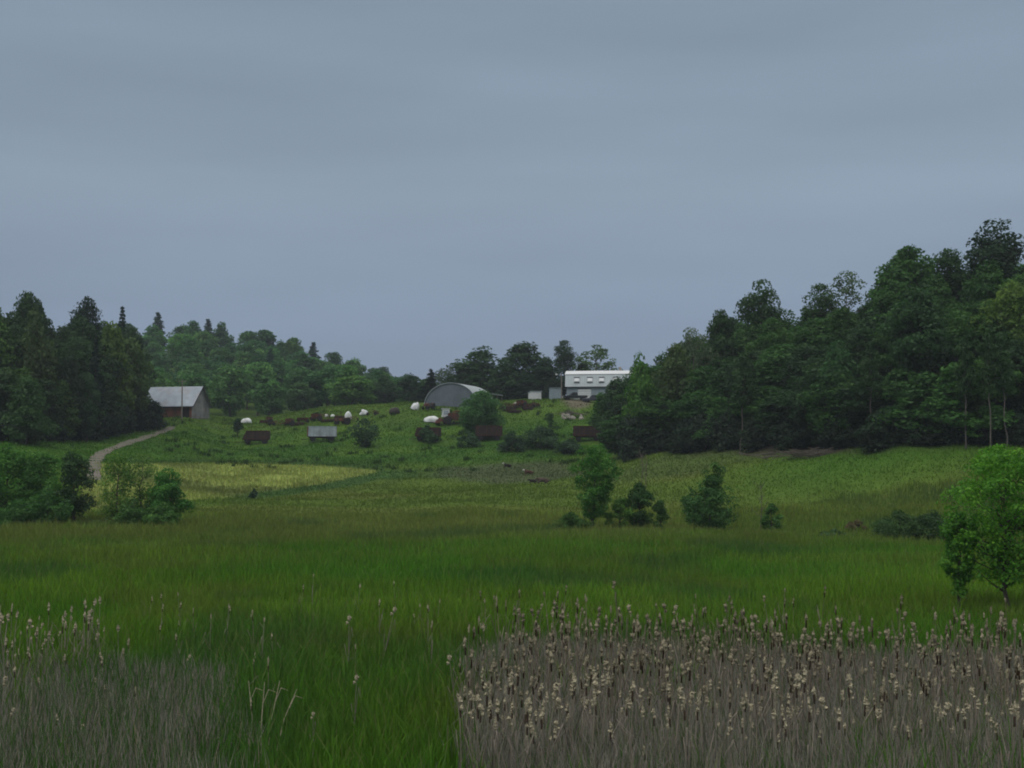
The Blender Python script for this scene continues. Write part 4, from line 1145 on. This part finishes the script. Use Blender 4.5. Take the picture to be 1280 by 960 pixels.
bundle(517, 512.5, 1.6, 1.0, 1.6, .2, 'crumpled white sheet leaning at the left foot of the arched shed', 6, amp=.22, ry=.45)
bundle(540, 528.5, 3.3, 1.5, 1.25, -.12, 'long white tarp-covered bale in front of the arched shed', 7, amp=.14)
bundle(594, 522, .7, .6, .6, 0, 'small white bundle under the round-crowned tree', 8)
bundle(493, 517.5, 2.3, 1.7, 1.35, .1, 'dark weathered bale alone left of the arched shed', 9, 'hay', 'old_bale', 'bale')
bundle(645, 506.5, 1.3, .8, .6, .4, 'pale bundle lying on top of the scrap row', 10, 'stone', 'feed_sack', 'sack')
# stones and brush below the house
GK = 'field stones on the bank below the house'
for i in range(14):
    px, row = R.uniform(700, 728), 0
    row = 523 + R.uniform(-3, 3) - (px - 700) * .05
    o = crumple(R.uniform(.5, 1.0), R.uniform(.5, .9), R.uniform(.4, .7), 40 + i, .15).obj('field_stone', M['stone'], None, False)
    o.location = at(px, Yrow(px, row), -.05); o.rotation_euler = (0, 0, R.uniform(0, 6))
    tag(o, 'pale rough stone in the heap on the bank below the house', 'stone', GK)
def brush_pile(px, row, w, h, lab, seed, n=46, mat='brush', Y=None):
    rng = random.Random(seed); Yp = Y or Yrow(px, row); mb = MB()
    for i in range(n):
        u = rng.gauss(0, .33); a = rng.uniform(-.6, .6) + (PI if rng.random() < .5 else 0); Ls = w * rng.uniform(.15, .4)
        c = Vector((u * w, rng.gauss(0, .5), h * rng.random() * max(.15, 1 - abs(u) * 1.4)))
        d = Vector((math.cos(a) * Ls, rng.uniform(-.5, .5) * Ls, rng.uniform(-.35, .35) * Ls))
        mb.tube([c - d * .5, c + Vector((0, 0, .05)), c + d * .5], [.06, .05, .02], 5)
    o = mb.obj('brush_pile', M[mat]); o.location = at(px, Yp); tag(o, lab, 'brush pile')
brush_pile(712, 519, 4.5, .9, 'brown brush heap on the bank beside the pale stones', 3)
brush_pile(1018, 569, 11, .9, 'long low heap of dead branches at the foot of the wood', 4, 90, Y=edgeY(1018) - 5)
brush_pile(966, 570, 4, .5, 'short heap of dead branches at the foot of the wood, left of the long heap', 6, 30, Y=edgeY(966) - 5)

# ------------------------------------------------------------------ cattle
def cow_mesh(lying, hide, white_head, head_up=.25):
    pts = [(.75, 0, .62), (.25, 0, .60), (-.35, 0, .64), (-.75, 0, .70), (-1.05, 0, .86 + head_up * .3), (-1.22, 0, .95 + head_up), (-1.46, 0, .78 + head_up), (-1.60, 0, .70 + head_up)]
    rad = [.30, .40, .38, .30, .19, .15, .115, .085]
    e = [(i, i + 1) for i in range(7)]
    def add(ch, root, rs):
        k = root
        for p, r in zip(ch, rs):
            pts.append(p); rad.append(r); e.append((k, len(pts) - 1)); k = len(pts) - 1
    zt = 0
    if lying:
        for y in (-1, 1):
            add([(.55, .34 * y, .42), (.12, .42 * y, .26), (.5, .5 * y, .08), (.02, .52 * y, .06)], 0, [.22, .15, .08, .06])
            add([(-.75, .24 * y, .34), (-1.12, .26 * y, .13), (-.72, .30 * y, .07)], 3, [.15, .09, .065])
        add([(1.05, .04, .62), (1.14, .08, .3)], 0, [.05, .03])
    else:
        zt = .55
        for i, p in enumerate(pts): pts[i] = (p[0], p[1], p[2] + zt)
        for y in (-1, 1):
            add([(.72, .24 * y, .85), (.6, .25 * y, .62), (.82, .25 * y, .42), (.76, .25 * y, .1), (.72, .25 * y, .04)], 0, [.2, .13, .075, .055, .06])
            add([(-.66, .2 * y, .8), (-.68, .2 * y, .45), (-.66, .2 * y, .1), (-.68, .2 * y, .04)], 3, [.15, .085, .055, .06])
        add([(1.0, 0, 1.1), (1.06, 0, .6)], 0, [.05, .03])
    for y in (-1, 1):
        b = pts[5]; pts.append((b[0] + .1, .26 * y, b[2] + .08)); rad.append(.045); e.append((5, len(pts) - 1))
    me = bpy.data.meshes.new('cow'); me.from_pydata(pts, e, []); me.update()
    o = bpy.data.objects.new('cow_tmp', me); COL.objects.link(o)
    s = o.modifiers.new('s', 'SKIN'); s.use_smooth_shade = True
    for i, sv in enumerate(me.skin_vertices[0].data):
        sv.radius = (rad[i], rad[i]); sv.use_root = (i == 0)
    o.modifiers.new('u', 'SUBSURF').render_levels = 2
    o.modifiers['u'].levels = 2
    dg = bpy.context.evaluated_depsgraph_get()
    out = bpy.data.meshes.new_from_object(o.evaluated_get(dg))
    bpy.data.objects.remove(o)
    out.materials.clear(); out.materials.append(M[hide]); out.materials.append(M['cow_white'])
    if white_head:
        for p in out.polygons:
            if p.center.x < -1.1 and abs(p.center.y) < .2: p.material_index = 1
    return out
def cow(px, row, rz, lying, hide, wh, sc, lab, up=.25):
    o = link('cow', cow_mesh(lying, hide, wh, up)); o.scale = (sc, sc, sc)
    o.location = at(px, Yrow(px, row), .0); o.rotation_euler = (0, 0, rz); tag(o, lab, 'cow')
cow(635, 584.5, .25, True, 'cow_black', True, .62, 'black calf with white face lying farthest up the slope', .3)
cow(661.5, 593, .1, True, 'cow_brown', True, .66, 'dark brown calf with white face lying below the black one')
cow(667, 604, .0, True, 'cow_black', False, .56, 'small dark calf lying at the tail-end left of the dun cow', .0)
cow(680, 604.5, .1, True, 'cow_grey', False, .86, 'dun brown cow lying nearest, right of the small dark calf', -.1)

# ------------------------------------------------------------------ grass
def blades(x, y, h, w, col, rng, lean=.35, tipcol=None, name='grass'):
    n = len(x); z = hgt(x, y)
    a = rng.uniform(0, 2 * PI, n); la = rng.uniform(0, 2 * PI, n); ln = h * lean * rng.uniform(.2, 1.2, n)
    ux, uy = np.cos(a) * w / 2, np.sin(a) * w / 2
    lx, ly = np.cos(la) * ln, np.sin(la) * ln
    V = np.zeros((n, 5, 3))
    V[:, 0] = np.stack([x - ux, y - uy, z - .05], 1); V[:, 1] = np.stack([x + ux, y + uy, z - .05], 1)
    V[:, 2] = np.stack([x + lx * .35 + ux * .75, y + ly * .35 + uy * .75, z + h * .6], 1)
    V[:, 3] = np.stack([x + lx * .35 - ux * .75, y + ly * .35 - uy * .75, z + h * .6], 1)
    V[:, 4] = np.stack([x + lx, y + ly, z + h * (1 - .25 * lean)], 1)
    b = np.arange(n) * 5
    Q = np.stack([b, b + 1, b + 2, b + 3], 1); T = np.stack([b + 3, b + 2, b + 4], 1)
    C = np.repeat(col[:, None, :], 5, 1)
    if tipcol is not None:
        C[:, 4] = tipcol
    return V.reshape(-1, 3), Q, T, C.reshape(-1, 3)

def track_free(x, y):
    ok = np.ones(len(x), bool)
    near = (x < xpx(100, 120) + 400) & (x < 0) & (y > 120)
    i = np.where(near)[0]
    for s in range(0, len(i), 4000):
        j = i[s:s + 4000]
        d = ((x[j, None] - TRACK[None, ::3, 0]) ** 2 + (y[j, None] - TRACK[None, ::3, 1]) ** 2).min(1)
        ok[j] = d > 1.25 ** 2
    return ok

BED_PX = 578
def bed_far(px):
    """far limit of the dead reed bed as depth, by direction"""
    return np.interp(px, [-160, 0, 90, 200, 300, 355, 420, 500, 535, 590, 640, 700, 800, 950, 1100, 1340], [38, 38.2, 39.5, 39, 38.5, 34, 20, 20, 35, 39, 42, 42.5, 41, 39.5, 40, 40])
def in_bed(px, y, rng_n):
    loose = np.clip((30 - y) / 9, 0, 1)                      # the beds thin out raggedly towards the bank
    edge = np.where(px > 500, sstep(BED_PX - 22 - 80 * loose, BED_PX + 40 + 90 * loose, px + rng_n * (70 + 160 * loose) + (fbm(y / 2.5, px / 90, 411, 3) - .5) * 95), 1 - sstep(200 - 60 * loose, 380 + 20 * loose, px + rng_n * (130 + 200 * loose)))
    return edge * (y < bed_far(px) + rng_n * 7)

rng = np.random.default_rng(91)
def wedge(n, y0, y1, pw, x0=-150, x1=1440):
    u = rng.uniform(0, 1, n)
    y = (y0 ** pw + u * (y1 ** pw - y0 ** pw)) ** (1 / pw)
    px = rng.uniform(x0, x1, n)
    return (px - 640) / F * y, y, px

x, y, px = wedge(275000, 17, 145, 1.05)
rn = fbm(x / 2, y / 2, 77, 3) - .5
k = ((in_bed(px, y, rn) < .5) | (rng.uniform(size=len(x)) < .22)) & track_free(x, y)
x, y, px = x[k], y[k], px[k]
c = ground_color(x, y) * rng.uniform(.75, 1.35, (len(x), 1)) * 1.75
c = c * (1 + rng.normal(0, .06, c.shape))
near = 1 - sstep(36, 60, y)
c = c * (1 - near[:, None] * .5) + np.array([.044, .124, .014]) * rng.uniform(.6, 1.3, (len(x), 1)) * near[:, None] * .5
pt = sstep(.52, .66, fbm(x / 7, y / 11, 301, 4))[:, None] * .6
c = c * (1 - pt) + np.array([.105, .150, .024]) * rng.uniform(.7, 1.2, (len(x), 1)) * pt
pt = sstep(.55, .68, fbm(x / 9, y / 14, 317, 4))[:, None] * .55
c = c * (1 - pt) + np.array([.036, .092, .026]) * pt
brown = sstep(90, 112, y) * (1 - sstep(132, 145, y))
tip = c * 1.1 * (1 - .5 * brown[:, None]) + np.array([.16, .12, .075]) * brown[:, None] * .5
seed = rng.uniform(size=len(x)) < .09
tip = np.where(seed[:, None], np.array([.17, .14, .08]), tip)
h = rng.uniform(.35, .85, len(x)) * np.where(seed, 1.4, 1) * (1 + .5 * near) * (.45 + 1.1 * fbm(x / 4, y / 6, 5, 3)); w = .012 + .00042 * y
w = w * rng.uniform(.7, 1.4, len(x)) * (1 + .3 * near)
V, Q, T, C = blades(x, y, h, w, c, rng, .4, tip)
tag(link('meadow_grass', np_mesh('meadow_grass', V, Q, T, M['blade'], col=np.clip(C, .002, 1))), kind='stuff')

x, y, px = wedge(285000, 135, 335, 1.0)
ed = np.interp(px, edge_px, edge_y)
k = track_free(x, y) & ~((px > 740) & (y > ed - 1)) & ~((np.abs(px - 563) < 40) & (y > 294) & (y < 316)) & ~((px > 704) & (y > 291)) & ~((px < 262) & (px > 190) & (y > 285))
x, y, px = x[k], y[k], px[k]
ym = yellow_mask(x, y)
c = ground_color(x, y) * rng.uniform(.86, 1.2, (len(x), 1)) * 1.22
c = c * np.where(y < 222, rng.uniform(.9, 1.1, len(x)), 1)[:, None]
c = c * (1 + rng.normal(0, .05, c.shape))
h = rng.uniform(.12, .34, len(x)) * (.5 + 1.2 * fbm(x / 5, y / 5, 15, 3)) * np.where(y > 225, .95, .9)
for tx, ty in TROD:
    h = np.where(((x - tx) / 4) ** 2 + ((y - ty + 1.5) / 3) ** 2 < 1, h * .4, h); w = .0006 * y * rng.uniform(.7, 1.4, len(x))
iy = ym > .5
V, Q, T, C = blades(x[~iy], y[~iy], h[~iy], w[~iy], c[~iy], rng, .5)
tag(link('pasture_grass', np_mesh('pasture_grass', V, Q, T, M['blade'], col=np.clip(C, .002, 1))), kind='stuff')
tipc = np.array([.20, .225, .055]) * rng.uniform(.5, 1.2, (iy.sum(), 1))
V, Q, T, C = blades(x[iy], y[iy], h[iy] * 1.5, w[iy], c[iy], rng, .3, tipc)
tag(link('flowering_crop', np_mesh('flowering_crop', V, Q, T, M['blade'], col=np.clip(C, .002, 1))), kind='stuff')

# taller weeds on the slope, each clump a little mound of blades
x, y, px = wedge(420, 218, 300, 1.0, 210, 735)
k = fbm(x / 7, y / 7, 44, 3) > .52
x, y = x[k], y[k]
m = 26
X = np.repeat(x, m) + rng.normal(0, .35, len(x) * m); Y2 = np.repeat(y, m) + rng.normal(0, .35, len(x) * m)
c = np.array([.030, .066, .018]) * rng.uniform(.5, 1.4, (len(X), 1))
V, Q, T, C = blades(X, Y2, rng.uniform(.3, .9, len(X)), np.full(len(X), .12), c, rng, .5)
tag(link('hillside_weeds', np_mesh('hillside_weeds', V, Q, T, M['blade'], col=C)), kind='stuff')

# ------------------------------------------------------------------ cattails
# dead leaves and stalks of the bed: one mass
x, y, px = wedge(140000, 17, 44, 1.7)
rn = fbm(x / 1.5, y / 1.5, 78, 3) - .5
k = in_bed(px, y, rn) * (.55 + .9 * fbm(x / 1.2, y / 1.2, 79, 2)) > rng.uniform(.3, .95, len(x))
x, y, px = x[k], y[k], px[k]
g = rng.uniform(size=len(x))
c = np.array([.222, .210, .176]) * rng.uniform(.45, 1.35, (len(x), 1))
c = np.where((g < .12 + .25 * (px < 500) + .3 * np.clip((26 - y) / 8, 0, 1))[:, None], np.array([.040, .105, .018]) * rng.uniform(.6, 1.3, (len(x), 1)), c)
c = np.where((g > .93)[:, None], np.array([.28, .23, .17]), c)
top = np.where(px < 500, 1.15, 1.35)
h = rng.uniform(.45, 1.0, len(x)) ** .7 * top
V, Q, T, C = blades(x, y, h, rng.uniform(.012, .024, len(x)), c, rng, .22)
tag(link('dead_reeds', np_mesh('dead_reeds', V, Q, T, M['reed'], col=np.clip(C, .003, 1))), kind='stuff')

def fluff(mb, c, L, r, rg, n=7):
    """burst seed head: uneven, swollen and ragged"""
    prof = []
    for i in range(7):
        u = i / 6
        prof.append((max(.004, r * (math.sin(PI * (.08 + .86 * u)) ** .6) * rg.uniform(.7, 1.25)), -L / 2 + L * u))
    b = len(mb.v); mb.lathe(c, prof, 'z', n)
    for i in range(b, len(mb.v)):
        v = mb.v[i]; mb.v[i] = (v[0] + rg.gauss(0, r * .4), v[1] + rg.gauss(0, r * .4), v[2] + rg.gauss(0, r * .35))

def cattail_meshes(seed):
    rg = random.Random(seed); h = 1.0
    lx, ly = rg.gauss(0, .05), rg.gauss(0, .05)
    st = MB().tube([(0, 0, -.05), (lx * .4, ly * .4, .5), (lx, ly, 1.0)], [.0065, .005, .003], 5)
    hd = MB(); L = rg.uniform(.06, .12); r = rg.uniform(.009, .022)
    fluff(hd, (lx * .93, ly * .93, .93), L, r, rg)
    if rg.random() < .5:
        fluff(hd, (lx * .88 + rg.gauss(0, .02), ly * .88, .86), L * .6, r * .8, rg)
    lv = MB()
    for k in range(2):
        a = rg.uniform(0, 6.28); d = rg.uniform(.08, .25); hh = rg.uniform(.5, .8); ca, sa = math.cos(a), math.sin(a); w = .008
        P = [(0, 0, 0), (ca * d * .3, sa * d * .3, hh * .6), (ca * d, sa * d, hh), (ca * d * 1.8, sa * d * 1.8, hh * .82)]
        pts = []
        for i, p in enumerate(P):
            ww = w * (1 - i / 4); pts += [(p[0] - sa * ww, p[1] + ca * ww, p[2]), (p[0] + sa * ww, p[1] - ca * ww, p[2])]
        lv.poly(pts, [(0, 1, 3, 2), (2, 3, 5, 4), (4, 5, 7, 6)])
    sp = MB()
    sp.lathe((lx * .8, ly * .8, .80 if rg.random() < .5 else .84), [(.004, -.05), (.011, -.04), (.011, .04), (.004, .05)], 'z', 6)
    return st, hd, lv, sp
CT = []
for s in range(8):
    st, hd, lv, sp = cattail_meshes(700 + s)
    CT.append((st.mesh('stem', M['stem']), hd.mesh('seed_head', M['fluff']), lv.mesh('leaf', M['dry_leaf']), sp.mesh('brown_spike', M['spike']) if s % 2 else None))
def cattail(x, y, h, lab, group, v, rz, lean=0.0):
    o = link('cattail', CT[v][0]); o.location = (x, y, H(x, y)); o.scale = (h * .95, h * .95, h); o.rotation_euler = (0, lean, rz)
    link('seed_head', CT[v][1], o); link('leaf', CT[v][2], o)
    if CT[v][3]: link('brown_spike', CT[v][3], o)
    return tag(o, lab, 'cattail', group)
# where they stand: the right bed dense, the left bed loose, a few between
heads = []
def scatter(n, y0, y1, a, b, pw=1.6, zone=True):
    x, y, px = wedge(n, y0, y1, pw, a, b)
    rn = fbm(x / 1.5, y / 1.5, 78, 3) - .5
    lim = bed_far(px) + rn * 4
    k = (y < lim) & ((px > BED_PX + rn * 14) if zone else True)
    return [(p, q, r) for p, q, r in zip(x[k], y[k], px[k])]
heads += [(*h, 1.95, 'R') for h in scatter(1150, 24.5, 44, BED_PX - 8, 1305)]
xx, yy, pp = wedge(90, 41, 52, 1, 590, 1290); dens = np.interp(pp, [590, 660, 740, 900, 1290], [.3, 1, 1, .35, .3])
heads += [(a, b, c_, 2.0, 'R') for a, b, c_, d, u in zip(xx, yy, pp, dens, rng.uniform(size=90)) if u < d]
xx, yy, pp = wedge(60, 36.5, 45, 1, -20, 170); heads += [(a, b, c_, 1.9, 'L') for a, b, c_ in zip(xx, yy, pp)]
xx, yy, pp = wedge(22, 28, 38, 1, -20, 345); heads += [(a, b, c_, 1.5, 'L') for a, b, c_ in zip(xx, yy, pp)]
xx, yy, pp = wedge(26, 40, 60, 1, 180, 560); heads += [(a, b, c_, 1.6, 'M') for a, b, c_ in zip(xx, yy, pp)]
heads = [h for h in heads if -12 < h[2] < 1292]
heads.sort(key=lambda h: h[1])
LAB = {'R': ('dry cattail with fluffy tan seed head in the dense reed bed at the right', 'cattails of the dense right reed bed'),
       'L': ('dry cattail with tan seed head in the loose reed patch at the left', 'cattails of the loose left reed patch'),
       'M': ('lone dry cattail standing in the green grass between the two reed beds', 'lone cattails in the green middle')}
other = [h for h in heads if h[4] != 'R']; right = [h for h in heads if h[4] == 'R']
indiv = other + right[:max(0, 285 - len(other))]
rest = right[max(0, 285 - len(other)):]
for i, (a, b, c_, hh, z) in enumerate(indiv):
    cattail(a, b, hh * R.uniform(.6, 1.12), LAB[z][0], LAB[z][1], R.randrange(8), R.uniform(0, 6.28), R.gauss(0, .06))
vs, qs, ts, cs = [], [], [], []
mbs = MB(); nstem = 0
for (a, b, c_, hh, z) in rest:
    v = R.randrange(8); hsc = hh * R.uniform(.6, 1.12); mt = Matrix.Translation((a, b, H(a, b))) @ Matrix.Rotation(R.uniform(0, 6.28), 4, 'Z') @ Matrix.Rotation(R.gauss(0, .06), 4, 'Y') @ Matrix.Diagonal((hsc * .95, hsc * .95, hsc, 1))
    for part, colr in ((0, (.20, .165, .125)), (1, (.33, .29, .20)), (2, (.17, .145, .12)), (3, (.045, .03, .02))):
        me = CT[v][part]
        if not me: continue
        off = len(vs); kk = R.uniform(.7, 1.25)
        for vt in me.vertices:
            q_ = mt @ vt.co; vs.append(tuple(q_)); k2 = kk * (R.uniform(.75, 1.2) if part == 1 else 1); cs.append((colr[0] * k2, colr[1] * k2, colr[2] * k2))
        for pl in me.polygons:
            if len(pl.vertices) == 4: qs.append([off + i for i in pl.vertices])
tag(link('far_cattails', np_mesh('far_cattails', np.array(vs), qs, mats=M['reed'], col=np.array(cs))), kind='stuff')
# standout stalks
for px_, Yc, hh, lean, lab in [(445, 31, 1.5, .04, 'single cattail with plump pale seed head in the green grass at the bottom'),
                               (478, 42, 2.0, .22, 'tall thin cattail leaning to the right in the green middle'),
                               (437, 40, 1.9, .02, 'tall thin upright cattail beside the leaning one'),
                               (395, 28.5, 1.1, .0, 'short cattail low in the green grass, left of the plump one'),
                               (572, 33, 1.7, -.12, 'pale cattail leaning out of the left corner of the right reed bed')]:
    x_ = xpx(px_, Yc); cattail(x_, Yc, hh, lab, None, 2, 0, lean)
mbx = None
for i, (px_, Yc, hh, lean, lab) in enumerate([(322, 30, 1.45, -.10, 'pale bent dead reed stalk, leftmost of the bright stalks by the left reed patch'), (330, 29.5, 1.5, .05, 'pale upright dead reed stalk, between two bent ones by the left reed patch'),
                                         (340, 30, 1.45, .16, 'pale dead reed stalk leaning right, by the left reed patch'), (350, 29.8, 1.3, .3, 'pale dead reed stalk leaning farthest right, by the left reed patch')]):
    mb = MB(); mb.tube([(0, 0, -.05), (lean * .5, 0, hh * .5), (lean * 1.4, 0.05, hh)], [.014, .012, .006], 5)
    mb.tube([(lean * .9, 0, hh * .7), (lean * .9 + .12, 0, hh * .9), (lean * .9 + .28, 0, hh * .86)], [.008, .008, .003], 4)
    o = mb.obj('dead_reed_stalk', M['fluff']); x_ = xpx(px_, Yc); o.location = (x_, Yc, H(x_, Yc)); tag(o, lab, 'reed stalk')

# ------------------------------------------------------------------ sky, light, air
w = bpy.data.worlds.new('World'); scene.world = w; w.use_nodes = True
nt = w.node_tree; nt.nodes.clear()
SUN_EL, SUN_AZ = math.radians(52), math.radians(215)
tc = nd(nt, 'ShaderNodeTexCoord')
sky = nd(nt, 'ShaderNodeTexSky', sky_type='NISHITA'); sky.sun_disc = False; sky.sun_elevation = SUN_EL; sky.sun_rotation = SUN_AZ
sc_ = nd(nt, 'ShaderNodeVectorMath', operation='SCALE'); sc_.inputs['Scale'].default_value = .10
nt.links.new(sky.outputs[0], sc_.inputs[0])
sep = nd(nt, 'ShaderNodeSeparateXYZ'); nt.links.new(tc.outputs['Generated'], sep.inputs[0])
ramp = nd(nt, 'ShaderNodeValToRGB'); nt.links.new(sep.outputs['Z'], ramp.inputs[0])
cr = ramp.color_ramp
cr.elements[0].position = 0.0; cr.elements[0].color = (.188, .236, .345, 1)
cr.elements[1].position = 1.0; cr.elements[1].color = (1.45, 1.43, 1.36, 1)
for p, c in ((.10, (.212, .270, .372, 1)), (.20, (.262, .334, .418, 1)), (.33, (.235, .304, .380, 1)), (.5, (.80, .83, .84, 1))):
    e = cr.elements.new(p); e.color = c
mp = nd(nt, 'ShaderNodeMapping'); mp.inputs['Rotation'].default_value = (0, math.radians(7), 0); mp.inputs['Scale'].default_value = (1.3, 1.3, 8)
nt.links.new(tc.outputs['Generated'], mp.inputs['Vector'])
ns = nd(nt, 'ShaderNodeTexNoise'); ns.inputs['Scale'].default_value = 1.7; ns.inputs['Detail'].default_value = 4; ns.inputs['Roughness'].default_value = .45
nt.links.new(mp.outputs[0], ns.inputs['Vector'])
mr = nd(nt, 'ShaderNodeMapRange'); mr.inputs['From Min'].default_value = .3; mr.inputs['From Max'].default_value = .7; mr.inputs['To Min'].default_value = .90; mr.inputs['To Max'].default_value = 1.10
nt.links.new(ns.outputs['Fac'], mr.inputs['Value'])
cl = nd(nt, 'ShaderNodeVectorMath', operation='SCALE'); nt.links.new(ramp.outputs[0], cl.inputs[0]); nt.links.new(mr.outputs[0], cl.inputs['Scale'])
mx = nd(nt, 'ShaderNodeMix', data_type='RGBA'); mx.inputs[0].default_value = .93
nt.links.new(sc_.outputs[0], mx.inputs[6]); nt.links.new(cl.outputs[0], mx.inputs[7])
bg = nd(nt, 'ShaderNodeBackground'); nt.links.new(mx.outputs[2], bg.inputs['Color'])
ow = nd(nt, 'ShaderNodeOutputWorld'); nt.links.new(bg.outputs[0], ow.inputs['Surface'])

sl = bpy.data.lights.new('sun', 'SUN'); sl.energy = .9; sl.angle = math.radians(25); sl.color = (1, .97, .92)
so = bpy.data.objects.new('sun', sl); COL.objects.link(so)
sd = Vector((math.sin(SUN_AZ) * math.cos(SUN_EL), math.cos(SUN_AZ) * math.cos(SUN_EL), math.sin(SUN_EL)))
so.rotation_euler = sd.to_track_quat('Z', 'Y').to_euler(); so.location = sd * 200

hz = MB().box((0, 500, 48), (1300, 1120, 100)).obj('haze', M['ground']); tag(hz, kind='stuff')
mh = bpy.data.materials.new('haze'); mh.use_nodes = True; hn = mh.node_tree; hn.nodes.clear()
pv = nd(hn, 'ShaderNodeVolumePrincipled'); pv.inputs['Color'].default_value = (.80, .87, 1, 1); pv.inputs['Density'].default_value = .00016
oo = nd(hn, 'ShaderNodeOutputMaterial'); hn.links.new(pv.outputs[0], oo.inputs['Volume'])
hz.data.materials.clear(); hz.data.materials.append(mh)

vs_ = scene.view_settings
vs_.view_transform = 'Standard'; vs_.look = 'None'; vs_.exposure = 0; vs_.gamma = 1; vs_.use_curve_mapping = False
cy = scene.cycles
cy.max_bounces = 6; cy.diffuse_bounces = 3; cy.glossy_bounces = 2; cy.transmission_bounces = 4; cy.volume_bounces = 0
cy.use_denoising = True; cy.filter_width = 1.9
scene.render.use_persistent_data = False
